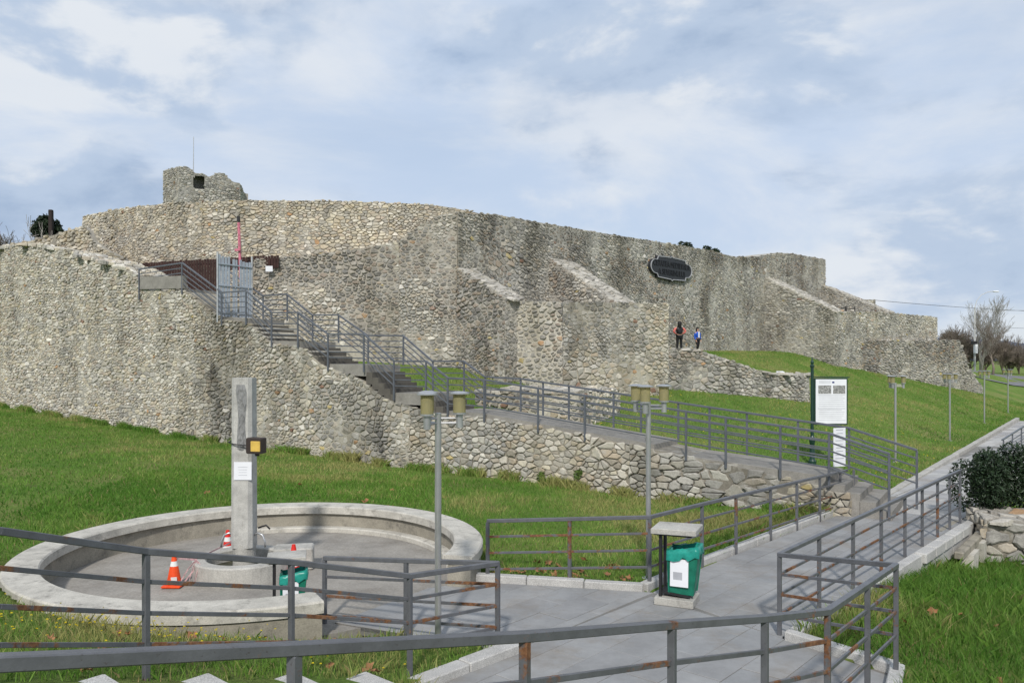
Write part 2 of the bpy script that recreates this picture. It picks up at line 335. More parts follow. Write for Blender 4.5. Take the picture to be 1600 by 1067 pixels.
def ground(x, y):
    x = np.asarray(x, float); y = np.asarray(y, float)
    f = g_front(x, y); h = g_hill(x, y)
    off = (x-0)*LN.x+(y-F0)*LN.y
    side = sstep(.5, 1.1, off)*(1-sstep(34, 60, x))*(1-sstep(75, 120, y))
    z = f*(1-side)+np.maximum(h, f-.25)*side
    tu = (x-6.1)*.9066+(y-33.3)*.422; tn = -(x-6.1)*.422+(y-33.3)*.9066
    tm = sstep(.35, .75, tn)*(1-sstep(9, 13, tn))*sstep(-3, -1, tu)*(1-sstep(1.8, 4.6, tu-.8*tn)); z = z+np.maximum(3.68-z, 0)*tm
    z = z-.08*(1-sstep(PR-.02, PR+.45, np.hypot(x-POOL.x, y-POOL.y)))
    rise = sstep(62, 92, y)*sstep(5, 40, x)*1.9
    z = z+rise+.05*np.sin(x*.9+1.3)*np.sin(y*.8)*sstep(1.0, 4, np.abs(off))*.6
    return z
def g1(x, y): return float(ground(np.array([x]), np.array([y]))[0])
PAVE = [[(1.98,11.0),(3.16,9.2),(9.3,15.9),(7.7,17.4),(3.03,12.36)],
        [(-1.0,7.72),(1.0,5.2),(2.7,6.0),(3.97,8.15),(3.16,9.2),(1.98,11.0),(0.02,8.80)],
        [(0.02,8.80),(1.98,11.0),(-.47,11.62),(-1.2,11.2),(-2.2,9.75)]]
PATH2 = [(7.7,17.4),(9.3,15.9),(30.2,43.2),(28.4,44.4)]
def inpoly(poly, x, y, grow=0.0):
    ins = np.ones(np.shape(x), bool); n = len(poly)
    for i in range(n):
        (ax, ay), (bx, by) = poly[i], poly[(i+1) % n]; L = math.hypot(bx-ax, by-ay)
        ins &= ((bx-ax)*(y-ay)-(by-ay)*(x-ax))/L > -grow
    return ins
def paved(x, y, grow=0.0):
    r = np.hypot(x-POOL.x, y-POOL.y) < PR+grow
    for p in PAVE+[PATH2]: r |= inpoly(p, x, y, grow)
    return r
# ------------------------------------------------------------------ ground sheet
def axis(lo, hi, fine):
    a = [lo]; x = lo
    while x < hi:
        st = 160.0
        for f0, f1, s in fine:
            if f0 <= x < f1: st = s; break
        x += st; a.append(x)
    return np.array(a)
xs = axis(-3200, 3200, [(-9,11,.16),(-32,46,.5),(-80,130,3.0),(-400,400,25)])
ys = axis(-400, 4200, [(4,18,.16),(-6,70,.5),(-40,130,3.0),(-100,400,25)])
GX, GY = np.meshgrid(xs, ys); GZ = ground(GX, GY)
SEAM = [[(-.2,8.6),(.9,9.0),(2.4,10.8),(1.7,11.1)],[(1.7,10.9),(2.9,9.0),(3.5,9.6),(2.3,11.2)],[(7.3,17.0),(9.0,15.5),(9.7,16.3),(8.0,17.8)],[(-2.6,9.9),(-2.0,9.7),(-.7,11.3),(-1.4,11.9)],[(-.2,5.4),(1.0,5.0),(2.8,6.0),(3.9,8.1),(1,8.4)]]
low = paved(GX, GY, -.03)
for p in SEAM: low |= inpoly(p, GX, GY)
GZ = np.where(low, np.minimum(GZ, 0)-.22, GZ)
nx, ny = len(xs), len(ys)
idx = np.arange(nx*ny).reshape(ny, nx)
quads = np.stack([idx[:-1,:-1], idx[:-1,1:], idx[1:,1:], idx[1:,:-1]], -1).reshape(-1, 4)
def np_mesh(name, V, F, mat, cols=None, smooth=True):
    me = bpy.data.meshes.new(name); k = F.shape[1]
    me.vertices.add(len(V)); me.vertices.foreach_set('co', np.ascontiguousarray(V, np.float32).ravel())
    me.loops.add(F.size); me.loops.foreach_set('vertex_index', np.ascontiguousarray(F, np.int32).ravel())
    me.polygons.add(len(F)); me.polygons.foreach_set('loop_start', np.arange(0, F.size, k, dtype=np.int32)); me.polygons.foreach_set('loop_total', np.full(len(F), k, np.int32))
    me.polygons.foreach_set('use_smooth', np.full(len(F), smooth)); me.update(calc_edges=True); me.materials.append(mat)
    if cols is not None:
        ca = me.color_attributes.new('Col', 'FLOAT_COLOR', 'POINT'); ca.data.foreach_set('color', np.ascontiguousarray(cols, np.float32).ravel())
    o = bpy.data.objects.new(name, me); C.objects.link(o); return o
struct(np_mesh('ground', np.stack([GX.ravel(), GY.ravel(), GZ.ravel()], -1), quads, M['ground']))
# far wooded ridge beyond the road, distance haze put into its blue colour
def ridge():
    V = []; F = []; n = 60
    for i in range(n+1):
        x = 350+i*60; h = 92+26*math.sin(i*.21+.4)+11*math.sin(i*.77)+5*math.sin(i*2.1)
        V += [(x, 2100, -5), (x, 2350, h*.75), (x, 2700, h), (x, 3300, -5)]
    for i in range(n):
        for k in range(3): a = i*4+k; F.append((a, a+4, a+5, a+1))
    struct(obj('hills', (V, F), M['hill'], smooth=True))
ridge()
def road():
    V = []; F = []; n = 40
    for i in range(n+1):
        x = 36+i*3.0
        for y in (74+.12*(x-40), 84+.12*(x-40)): V.append((x, y, g1(x, y)+.06))
    for i in range(n): F.append((2*i, 2*i+2, 2*i+3, 2*i+1))
    struct(obj('road', (V, F), M['asphalt'], smooth=True))
road()

# ------------------------------------------------------------------ rubble masonry, stone by stone
def clip_bis(poly, px, py, qx, qy):
    mx, my = (px+qx)/2, (py+qy)/2; dx, dy = qx-px, qy-py; out = []; n = len(poly)
    ds = [(x-mx)*dx+(y-my)*dy for x, y in poly]
    for i in range(n):
        a, b = ds[i], ds[(i+1) % n]
        if a <= 0: out.append(poly[i])
        if (a < 0) != (b < 0) and a != b:
            t = a/(a-b); x0, y0 = poly[i]; x1, y1 = poly[(i+1) % n]; out.append((x0+(x1-x0)*t, y0+(y1-y0)*t))
    return out
def interp(pl, u):
    if u <= pl[0][0]: return pl[0][1]
    for (a, va), (b, vb) in zip(pl, pl[1:]):
        if u <= b: return va+(vb-va)*((u-a)/(b-a) if b > a else 0)
    return pl[-1][1]
PAL = {'tan':  [(190,183,166),(200,194,180),(181,174,158),(174,169,157),(193,184,162),(166,162,152),(206,201,190),(184,172,150),(156,152,144),(178,166,150)],
       'grey': [(170,166,157),(157,154,147),(182,177,166),(146,143,136),(190,185,173),(162,156,143),(138,135,129),(172,162,146)],
       'dark': [(142,137,128),(127,123,117),(156,149,138),(118,114,108),(166,158,144),(146,132,118),(133,130,125),(156,142,124)],
       'pale': [(188,181,166),(198,191,177),(178,171,157),(168,162,150),(191,182,160),(180,169,147),(162,153,137),(174,159,136)],
       'slab': [(176,171,160),(186,180,169),(166,161,151),(156,151,142),(182,176,164)]}
PAL = {k: [tuple(a*.86+.14*(sum(q)/3) for a in q) for q in (srgb(*c, 1.04) for c in v)] for k, v in PAL.items()}       # greyed by dust and lichen
class Wall:
    def __init__(s, name, loc, label, cat='wall'):
        s.t = thing(name, loc, label, cat); s.stones = []; s.bv = []; s.bf = []; s.bc = []
    def facade(s, P0, U, V, top, bot, su=.27, sv=.18, pal='tan', mortar=(150,143,128), prot=.05, joint=.03, thick=1.2, streaks=(), seed=0, hole=None, drop=.20, wob=.04, rag=.05, mixpal=None, body=True, tint=None, cell=.35):
        rd = random.Random(seed*77+5); P0 = Vector(P0); U = Vector(U).normalized(); V = Vector(V).normalized(); N = U.cross(V).normalized()
        u0, u1 = top[0][0], top[-1][0]; vmin = min(v for _, v in bot); vmax = max(v for _, v in top); mor = srgb(*mortar, 1.0); mor = tuple(a*.7+.3*sum(mor)/3 for a in mor); al_ = 0.15 if pal == 'slab' else 1.0
        def dark(u, v):
            k = 1.0
            for (uc, w, vt, vb, st) in streaks:
                if vb <= v <= vt:
                    a = abs(u-uc-.25*math.sin(v*1.7+uc))/w
                    if a < 1: k *= 1-st*(1-a*a)*min(1, max(0, .62+1.1*mnoise.noise(Vector((u*3.1, v*.7, uc)))+.5*mnoise.noise(Vector((u*8, v*2.5, uc)))))
            return k
        # body: a gridded mortar face with sides and a back
        if body:
            nu = max(1, int((u1-u0)/cell)); o = len(s.bv); nv = max(1, min(44, int((vmax-vmin)/cell)))
            for i in range(nu+1):
                u = u0+(u1-u0)*i/nu; vb, vt = interp(bot, u), interp(top, u)-.03
                for j in range(nv+1):
                    v = vb+(vt-vb)*j/nv; w = .02*mnoise.noise(Vector((u*1.1, v*1.1, seed*3.3))); p = P0+U*u+V*v+N*(w-.02)
                    s.bv.append(tuple(p)); k = dark(u, v)*(.86+.28*rd.random()); s.bc.append((mor[0]*k, mor[1]*k, mor[2]*k, al_))
            for i in range(nu):
                for j in range(nv):
                    if hole:
                        u = u0+(u1-u0)*(i+.5)/nu; vb, vt = interp(bot, u), interp(top, u); v = vb+(vt-vb)*(j+.5)/nv
                        if hole[0] < u < hole[1] and hole[2] < v < hole[3]: continue
                    a = o+i*(nv+1)+j; b = a+nv+1; s.bf.append((a, b, b+1, a+1))
            o2 = len(s.bv)                                # back, top, ends
            for i in range(nu+1):
                u = u0+(u1-u0)*i/nu
                for v in (interp(bot, u), interp(top, u)-.03):
                    s.bv.append(tuple(P0+U*u+V*v-N*thick)); s.bc.append((*mor, 1))
            fr = lambda i, j: o+i*(nv+1)+(nv if j else 0)
            for i in range(nu):
                a = o2+2*i; s.bf += [(a, a+1, a+3, a+2), (fr(i,1), fr(i+1,1), a+3, a+1), (fr(i,0), a, a+2, fr(i+1,0))]
            for i, sg in ((0, 1), (nu, -1)):
                ring = [o+i*(nv+1)+j for j in range(nv+1)]+[o2+2*i+1, o2+2*i]; s.bf.append(tuple(ring if sg > 0 else ring[::-1]))
        k = sv/su; sites = []; v = vmin-sv
        while v < vmax+sv:
            h = sv*rd.uniform(.7, 1.3); u = u0-su*rd.random()*2
            while u < u1+su:
                w = su*rd.uniform(.45, 1.6)
                if rd.random() > drop+.34*mnoise.noise(Vector((u*.45, v*.6, seed+20.))):
                    sites.append(((u+w/2)*k, v+h/2+rd.uniform(-.42,.42)*sv))
                    if rd.random() < .26-.4*mnoise.noise(Vector((u*.45, v*.6, seed+20.))): sites.append(((u+w/2+rd.choice((-.42,.42))*su)*k, v+h/2+rd.uniform(-.5,.5)*sv))
                u += w
            v += h
        grid = {}; cs = sv*1.3
        for i, (a, b) in enumerate(sites): grid.setdefault((int(a//cs), int(b//cs)), []).append(i)
        hs = 1.9*sv
        for i, (a, b) in enumerate(sites):
            ur = a/k
            if ur < u0-su*.55 or ur > u1+su*.55: continue
            vt, vb = interp(top, ur), interp(bot, ur)
            if b > vt+sv*.1 or b < vb-sv*.3: continue
            if hole and hole[0]-.1 < ur < hole[1]+.1 and hole[2]-.1 < b < hole[3]+.1: continue
            poly = [(a-hs,b-hs),(a+hs,b-hs),(a+hs,b+hs),(a-hs,b+hs)]; gi, gj = int(a//cs), int(b//cs); nb = []
            for di in (-2,-1,0,1,2):
                for dj in (-2,-1,0,1,2):
                    for q in grid.get((gi+di, gj+dj), ()):
                        if q != i: x, y = sites[q]; nb.append(((x-a)**2+(y-b)**2, x, y))
            nb.sort()
            for dd, x, y in nb[:18]: poly = clip_bis(poly, a, b, x, y)
            if len(poly) < 3: continue
            lim = vt+rag*rd.uniform(-.6, 1.0)
            poly = [(min(max(x/k, u0-.015), u1+.015), min(y, lim)) for x, y in poly]
            ar = .5*abs(sum(poly[q][0]*poly[(q+1) % len(poly)][1]-poly[(q+1) % len(poly)][0]*poly[q][1] for q in range(len(poly))))
            if ar < .08*su*sv: continue
            cu = sum(p[0] for p in poly)/len(poly); cv = sum(p[1] for p in poly)/len(poly)
            jt = joint*rd.uniform(.7, 1.5); sc = max(.55, 1-jt/math.sqrt(ar))
            pr = prot*rd.uniform(.45, 1.5)*min(1.7, max(.2, 1+1.5*mnoise.noise(Vector((cu*.6, cv*.6, seed+40.))))); tu, tv = rd.uniform(-.28,.28), rd.uniform(-.28,.28)
            wb = wob*mnoise.noise(Vector((cu*.7, cv*.7, seed*1.7)))
            # corners eased so that no stone is a bare polygon
            pts = []
            n0 = len(poly)
            for q in range(n0):
                p, c, nx_ = poly[q-1], poly[q], poly[(q+1) % n0]
                if n0 <= 5: 
                    f = rd.uniform(.15,.3); pts.append((c[0]+(p[0]-c[0])*f, c[1]+(p[1]-c[1])*f)); pts.append((c[0]+(nx_[0]-c[0])*f, c[1]+(nx_[1]-c[1])*f))
                else: pts.append((c[0]+(cu-c[0])*rd.uniform(0,.12), c[1]+(cv-c[1])*rd.uniform(0,.12)))
            if ar > .045 and (Vector(P0)+U*cu).y < 33:        # the larger stones get a broken outline
                q_ = []
                for q in range(len(pts)):
                    p, c = pts[q], pts[(q+1) % len(pts)]; f = rd.uniform(0, .16); q_.append(p); mx_, my_ = (p[0]+c[0])/2, (p[1]+c[1])/2; q_.append((mx_+(cu-mx_)*f, my_+(cv-my_)*f))
                pts = q_
            n = len(pts); vs = []
            for (f, hh) in ((sc, -.06), (sc*.985, pr*.5), (sc*rd.uniform(.66,.80), pr)):
                for (x, y) in pts:
                    du, dv = (x-cu)*f, (y-cv)*f; z = hh+wb+((du*tu+dv*tv)*.8 if hh > 0 else 0)
                    vs.append(tuple(P0+U*(cu+du)+V*(cv+dv)+N*z))
            fs = [tuple(range(2*n, 3*n))]
            for r_ in range(2):
                for q in range(n): q2 = (q+1) % n; fs.append((r_*n+q, r_*n+q2, r_*n+n+q2, r_*n+n+q))
            pl = PAL[mixpal[0]] if mixpal and mnoise.noise(Vector((cu*.33, cv*.33, 9+seed))) > mixpal[1] else PAL[pal]
            c = rd.choice(pl); kk = rd.uniform(.88, 1.12)*dark(cu, cv)
            if rd.random() < .012: c = rd.choice([srgb(178,146,114), srgb(184,168,120), srgb(146,118,102), srgb(214,208,200)])
            if tint: c = tuple(a_*b_ for a_, b_ in zip(c, tint))
            cc = P0+U*cu+V*cv; dv_ = Vector((cc.x, cc.y, cc.z-CAMZ)); vis = ar*max(0, -N.dot(dv_.normalized()))/dv_.length_squared
            s.stones.append((vis, vs, fs, (c[0]*kk, c[1]*kk, c[2]*kk, al_)))
    def finish(s, nobj=300):
        if s.bv: obj('mortar_core', (s.bv, s.bf), M['masonry'], s.t, cols=s.bc)
        s.stones.sort(key=lambda q: -q[0])
        for vis, vs, fs, c in s.stones[:nobj]: obj('stone', (vs, fs), M['masonry'], s.t, cols=[c]*len(vs))
        v = []; f = []; cl = []
        for vis, vs, fs, c in s.stones[nobj:]:
            o = len(v); v += vs; f += [tuple(i+o for i in q) for q in fs]; cl += [c]*len(vs)
        if v: obj('rubble_stones', (v, f), M['masonry'], s.t, cols=cl, kind='stuff')
    def buttress(s, s0, s1, proj, zw, ze, zb, **k):
        """a raking buttress standing out from the curtain wall between s0 and s1"""
        L = math.hypot(proj, zw-ze)
        s.facade(rpt(s0), RN, (0,0,1), [(0, zw), (proj, ze)], [(0, zb), (proj, zb)], seed=int(s0*7)+1, thick=(s1-s0)-.05, **k)       # side towards the path
        s.facade(rpt(s0, proj), RD, (0,0,1), [(0, ze), (s1-s0, ze)], [(0, zb), (s1-s0, zb)], seed=int(s0*7)+2, thick=.4, **k)         # end
        kk = dict(k); kk.update(pal='slab', su=.42, sv=.16, prot=.02, joint=.012, mortar=(172,166,154), mixpal=None)
        o = rpt(s0, proj)+Vector((0,0,ze)); sl = (rpt(s0)+Vector((0,0,zw))-o)
        s.facade(o, RD, sl, [(0, L), (s1-s0, L)], [(0, 0), (s1-s0, 0)], seed=int(s0*7)+3, thick=.12, **kk)

# --- stair nodes: photo column and row of the outer handrail, turned to places along the outer wall face
RAILN = [(219,420),(286,410),(348,456),(386,453.5),(426,487.5),(467,487),(514,521),(570,521),(617,563),(667,563),(701,589),(758,592),(1014,632),(1296,675)]
NODES = []
for px, py in RAILN:
    p = fpt(px); NODES.append((fu(px), zat(py, p.y)))            # (u along the wall, z of the handrail)
RH = .95
deck = [(u, z-RH) for u, z in NODES]
def deckz(u): return interp(deck, u)
def LP(u, off, z): p = fpt(800)+LD*u+LN*off; return Vector((p.x, p.y, z))

# ------------------------------------------------------------------ outer stair wall
w = Wall('stair_wall', tuple(fpt(500)), 'long tan rubble stone wall carrying the outdoor stairway, footed in the lawn', 'wall')
tops = [(fu(-260), 8.7)]+[(fu(px), zat(py, fpt(px).y)) for px, py in ((-60,386),(0,387),(50,380),(110,392),(140,402),(190,414),(212,428),(222,452),(288,453),(300,463),(348,498),(386,502),(424,536),(470,540),(500,568),(560,590),(600,622),(680,646),(740,650),(760,651),(880,672),(1010,698),(1150,727),(1330,772))]
bots = []
for px in (-260,-60,0,100,200,300,400,500,610,700,800,900,1040,1150,1250,1330):
    p = fpt(px); bots.append((fu(px), g1(p.x-.1*LN.x, p.y-.1*LN.y)-.25))
O = fpt(800)
def sub(pl, a, b):
    return [(a, interp(pl, a))]+[q for q in pl if a < q[0] < b]+[(b, interp(pl, b))]
st_ = [(fu(352), 1.7, 9, -1, .50),(fu(335), .5, 9, -1, .35),(fu(378), .4, 9, -1, .35),(fu(425), 1.0, 9, -1, .35),(fu(455), .3, 9, -1, .3),(fu(596), .5, 9, -1, .6),(fu(622), .28, 9, -1, .5),(fu(560), .8, 9, -1, .3),(fu(185), .6, 9, -1, .3),(fu(100), .8, 9, -1, .22),(fu(20), .5, 9, -1, .3),(fu(1180), .8, 3, -1, .25)]
ub = [fu(-260), fu(330), fu(640), fu(1330)]; um = fu(985)
w.facade(O, LD, (0,0,1), sub(tops, ub[0], ub[1]), sub(bots, ub[0], ub[1]), .185, .108, 'tan', prot=.026, joint=.014, streaks=st_, seed=1, rag=.1, thick=1.55, mortar=(160,152,134))
w.facade(O, LD, (0,0,1), sub(tops, ub[1], ub[2]), sub(bots, ub[1], ub[2]), .20, .125, 'grey', prot=.018, joint=.032, streaks=st_, seed=2, mortar=(178,170,150), thick=1.55, mixpal=('tan', .0))
w.facade(O, LD, (0,0,1), sub(tops, um, ub[3]), sub(bots, um, ub[3]), .27, .14, 'pale', prot=.032, joint=.014, streaks=st_+[(fu(1180),1.2,3,-1,.3),(fu(1290),.7,3,-1,.4)], seed=6, mortar=(142,134,118), thick=1.55, mixpal=('grey', -.05), wob=.08)
w.facade(O, LD, (0,0,1), sub(tops, ub[2], um), sub(bots, ub[2], um), .215, .13, 'pale', prot=.024, joint=.018, streaks=st_, seed=3, mortar=(150,142,124), thick=1.55, mixpal=('grey', .2))
tl_ = [q for q in tops if fu(-70) <= q[0] <= fu(212)+.01]
for q, ((ua, za), (ub_, zb_)) in enumerate(zip(tl_, tl_[1:])):
    dU = LD*(ub_-ua)+Vector((0,0,zb_-za)); w.facade(O+LD*ua+Vector((0,0,za-.05)), dU, LN, [(0,1.5),(dU.length,1.5)], [(0,0),(dU.length,0)], .27, .2, 'tan', prot=.06, joint=.02, seed=110+q, thick=.1)
w.finish()
# rubble bank climbing from the stair wall to the curtain wall's far end
w = Wall('rubble_bank', (-21, 37, 6), 'sloping bank of loose tan rubble climbing to the high wall behind the bushes', 'rubble')
A = fpt(-80, 1.7); B = fpt(222, 1.7); Ud_ = (B-A).normalized(); wd = (B-A).length
def bu(px): t = (px-CX)/FX; return (t*A.y-A.x)/(Ud_.x-t*Ud_.y)
bp = [(0, 8.9)]+[(bu(px), zat(py, (A+Ud_*bu(px)).y)) for px, py in ((0,383),(60,373),(95,363),(128,352),(136,356),(142,374),(165,390),(190,402),(208,416))]
w.facade(A, Ud_, (0, 0, 1), bp+[(wd, bp[-1][1]-.9)], [(0, 5.0),(wd, 4.5)], .26, .15, 'tan', prot=.07, joint=.016, seed=4, thick=.25, rag=.16, wob=.15, tint=(.95,.92,.86))
w.finish(120)
# ------------------------------------------------------------------ curtain wall, lighter western run
w = Wall('curtain_wall', (-11, 33.2, 3), 'high curved curtain wall of pale tan rubble behind the plank fence', 'wall')
def seg(w, A, B, tp, bt, **k):
    A = Vector((A[0], A[1], 0)); B = Vector((B[0], B[1], 0)); U = (B-A); L = U.length
    w.facade(A, U, (0,0,1), [(f*L, z) for f, z in tp], [(f*L, z) for f, z in bt], **k)
kw = dict(su=.215, sv=.112, pal='tan', prot=.03, joint=.013, mortar=(150,143,126), rag=.06)
ll = [(-21.9,40.0),(-17.4,36.4),(-13.6,34.4),(-9.6,33.4),(-5.2,33.0),(-3.0,33.15),(-1.2,33.45)]
def zl(pxs, P): return zat(pxs, P[1])
ty = [338, 322, 315, 313, 316, 321, 334]
for i in range(6):
    A, B = ll[i], ll[i+1]
    seg(w, A, B, [(0, zl(ty[i], A)), (.5, (zl(ty[i], A)+zl(ty[i+1], B))/2+(.06 if i < 3 else .03)), (1, zl(ty[i+1], B))], [(0, 2.5), (1, 2.0)], seed=20+i, thick=1.4, tint=(1.05,1.02,.98), **kw)
# its thicker, older foot
kw2 = dict(su=.215, sv=.135, pal='dark', prot=.018, joint=.036, mortar=(172,163,146), rag=.05)
A, B = (-10.3, 31.2), (-4.6, 31.9)
seg(w, A, B, [(0, zat(405,31.2)), (.35, zat(398,31.4)), (.7, zat(388,31.6)), (1, zat(376,31.9))], [(0, 1.5), (1, 1.5)], seed=31, thick=1.3, mixpal=('tan', .05), **kw2)
A, B = (-4.6, 31.9), (-2.25, 32.27)
seg(w, A, B, [(0, zat(376,31.9)), (.35, zat(352,32.2)), (.7, zat(338,32.2)), (1, zat(331,32.4))], [(0, 1.5), (1, 1.5)], seed=32, thick=1.3, mixpal=('grey', .0), **kw2)
w.finish()
# ------------------------------------------------------------------ curtain wall, grey eastern run with raking buttresses
w = Wall('curtain_wall', (10, 45, 3), 'long grey stone curtain wall bearing the dark plaque and raking buttresses', 'wall')
tp = [(rs(px), zat(py, rpt(rs(px)).y)) for px, py in ((716,330),(735,334),(752,333),(772,334),(840,346),(940,363),(1040,379),(1110,391),(1150,401),(1185,400),(1215,394),(1240,396),(1290,405))]
bt = [(u, g1(*(rpt(u)[:2]))-.6) for u in [tp[0][0], 4, 8, 12, 16, 20, 24, 28, 33, tp[-1][0]]]
st2 = [(4.5,.7,9,-1,.25),(9,.6,9.5,6.5,.35),(12,.9,12,7.0,.3),(19.5,.5,12,-1,.25),(23,.7,12,-1,.2),(26.5,.6,12,-1,.3),(20,14,13,9.1,.28),(6,5,9.6,8.6,.3)]
w.facade(R0, RD, (0,0,1), tp, bt, .22, .13, 'grey', mortar=(186,181,168), prot=.022, joint=.035, streaks=st2, seed=40, thick=2.0, mixpal=('dark', .12))
kb = dict(su=.22, sv=.13, pal='grey', mortar=(172,166,153), prot=.028, joint=.03)
zb0 = 1.6
w.buttress(.0, 1.15, 2.7, zat(418,32.3), zat(463,30.4), 1.5, mixpal=('dark', -.1), **kb)
s_ = rs(858); w.buttress(s_, s_+1.8, 3.7, zat(403,36.7), zat(472,34.3), 1.8, mixpal=('dark', .1), **kb)
s_ = rs(1195); w.buttress(s_, s_+2.2, 4.7, zat(433,53.9), zat(486,50.8), 2.2, **kb)
s_ = rs(1284); w.buttress(s_, s_+2.0, 4.8, zat(446,62), zat(487,58.6), 2.2, **kb)
w.finish()
# ------------------------------------------------------------------ bastion in front of the corner
w = Wall('bastion', (2, 31, 2), 'low grey stone bastion with big pale mortar joints below the raking buttresses', 'bastion')
kw3 = dict(prot=.024, joint=.055, rag=.05)
seg(w, (-.75,31.5), (1.95,29.9), [(0, zat(468,31.5)), (1, zat(471,29.9))], [(0, 1.6), (1, 1.5)], seed=50, su=.28, sv=.165, pal='dark', mixpal=('grey', .05), mortar=(196,188,168), thick=2.2, **kw3)
seg(w, (1.95,29.9), (6.45,32.3), [(0, zat(471,29.9)), (.5, zat(471.5,31)), (1, zat(474,32.3))], [(0, 1.5), (1, 1.6)], seed=51, su=.22, sv=.14, pal='pale', mortar=(176,168,148), thick=3.0, mixpal=('grey', 0), streaks=[(0.3,.35,9,-1,.45),(1.5,.35,9,3.4,.5),(2.8,.5,9,3.6,.4),(4.2,.6,9,3.0,.35),(2,3,6,5.2,.25)], prot=.02, joint=.03, rag=.05)
fa, fb = W(742,603,26.4), W(906,612,24.6); fz = fb.z+.02; fU = Vector((fb.x-fa.x, fb.y-fa.y, 0)); fN = fU.cross(Vector((0,0,1))).normalized()
seg(w, (fa.x,fa.y), (fb.x,fb.y), [(0, fz), (1, fz)], [(0, .4), (1, .4)], seed=53, su=.30, sv=.18, pal='pale', mortar=(190,182,162), thick=3.6, mixpal=('dark', .1), **kw3)
fe_ = fb-fN*3.6+fU.normalized()*.012; seg(w, (fb.x+.01,fb.y), (fe_.x,fe_.y), [(0, fz), (1, fz)], [(0, .4), (1, .4)], seed=54, su=.28, sv=.18, pal='pale', mortar=(190,182,162), thick=.3, mixpal=('dark', .1), **kw3)
w.facade(Vector((fa.x,fa.y,fz-.04)), fU, -fN, [(0,3.6),(fU.length,3.6)], [(0,0),(fU.length,0)], .34, .24, 'pale', prot=.05, joint=.03, seed=55, thick=.1, mortar=(150,142,124), mixpal=('grey',0))
w.finish()
# ------------------------------------------------------------------ low terrace wall with a sloping cap
w = Wall('terrace_wall', (10, 35, 2), 'low stepped grey stone terrace wall with a sloping slab cap on the grass bank', 'wall')
A, B = Vector((6.1,33.3,0)), Vector((14.05,37.0,0)); U = (B-A).normalized(); L = (B-A).length; Nn = U.cross(Vector((0,0,1)))
def tw(px):  # along the terrace wall
    t = (px-CX)/FX; return (t*A.y-A.x)/(U.x-t*U.y)
tz = lambda px, py: zat(py, (A+U*tw(px)).y)
tpn = [(0, tz(1025,545)), (tw(1090), tz(1090,545)), (tw(1192), tz(1192,580)), (tw(1200), tz(1200,582)), (L, tz(1264,584))]
w.facade(A, U, (0,0,1), tpn, [(0, g1(6.2,33)-.5), (L*.5, g1(10,35)-.5), (L, g1(14,36.8)-.5)], .24, .14, 'grey', mortar=(164,158,146), prot=.045, joint=.022, seed=60, thick=1.3, mixpal=('dark', .25), streaks=[(tw(1208),.5,6,-1,.45),(tw(1060),1.0,6,-1,.3)])
for (a_, b_, sd_) in ((0,1,61),(1,2,62),(3,4,63)):
    (ua, za), (ub_, zb_) = tpn[a_], tpn[b_]; o = A+U*ua+Vector((0,0,za-.03)); dU = (U*(ub_-ua)+Vector((0,0,zb_-za)))
    w.facade(o, dU, -Nn, [(0,1.25),(dU.length,1.25)], [(0,0),(dU.length,0)], .36, .28, 'slab', mortar=(172,166,154), prot=.03, joint=.025, seed=sd_, thick=.1)
w.finish(260)
# ------------------------------------------------------------------ outwork at the far end
w = Wall('outwork_wall', (27, 55, 1), 'flat-topped grey stone outwork with a battered foot at the fortress end', 'wall')
E0 = Vector((20.7,50.9,0)); ED = Vector((.8,.6,0)); EN = ED.cross(Vector((0,0,1)))
def es(px): t = (px-CX)/FX; return (t*E0.y-E0.x)/(ED.x-t*ED.y)
ez = lambda px, py: zat(py, (E0+ED*es(px)).y)
w.facade(E0, ED, (0,0,1), [(0, ez(1300,487)), (es(1375), ez(1375,486.5)), (es(1465), ez(1465,495))], [(0, g1(20.7,50.5)-.5), (es(1465), g1(33,60)-.5)], .23, .125, 'grey', mortar=(184,178,164), prot=.028, joint=.03, seed=70, thick=1.6, mixpal=('tan', .0), streaks=[(es(1330),.7,8,-1,.4),(es(1375),.4,8,-1,.3),(6,9,7,6.3,.22)])
e1 = E0+ED*es(1340)+EN*.02; e2 = E0+ED*es(1513)+EN*1.1; FD = (e2-e1).normalized(); F0_ = e1-FD*es(1340)
w.facade(F0_, FD, (0,0,1), [(es(1348), zat(532,54)), (es(1482), ez(1482,531)), (es(1494), ez(1494,575)), (es(1513), ez(1513,604))], [(es(1348), g1(24,53)-.6), (es(1513), g1(35,61)-.5)], .28, .12, 'grey', mortar=(150,145,135), prot=.06, joint=.022, seed=71, thick=.7, rag=.15, mixpal=('dark', .1))
w.finish(260)
w = Wall('ruined_wall', (30, 67, 4), 'short pale stone wall end rising behind the outwork beside the tower', 'wall')
seg(w, (27.6,66), (31.3,67.5), [(0, zat(466,66)), (1, zat(468,67.5))], [(0, 4), (1, 4)], seed=75, su=.3, sv=.2, pal='tan', prot=.04, joint=.03, thick=1.2)
w.finish(40)
w = Wall('ruined_footing', (36.5, 62, 0), 'low tumbled line of grey stones trailing from the outwork foot', 'ruin')
seg(w, (34.6,61.2), (39.5,68), [(0, g1(34.6,61.2)+1.35), (.3, g1(36,63)+1.0), (.6, g1(37.6,65.3)+.5), (1, g1(39.5,68)+.25)], [(0, g1(34.6,61.2)-.4), (1, g1(39.5,68)-.4)], seed=76, su=.45, sv=.25, pal='slab', prot=.12, joint=.03, thick=1.4, rag=.25)
w.finish(40)
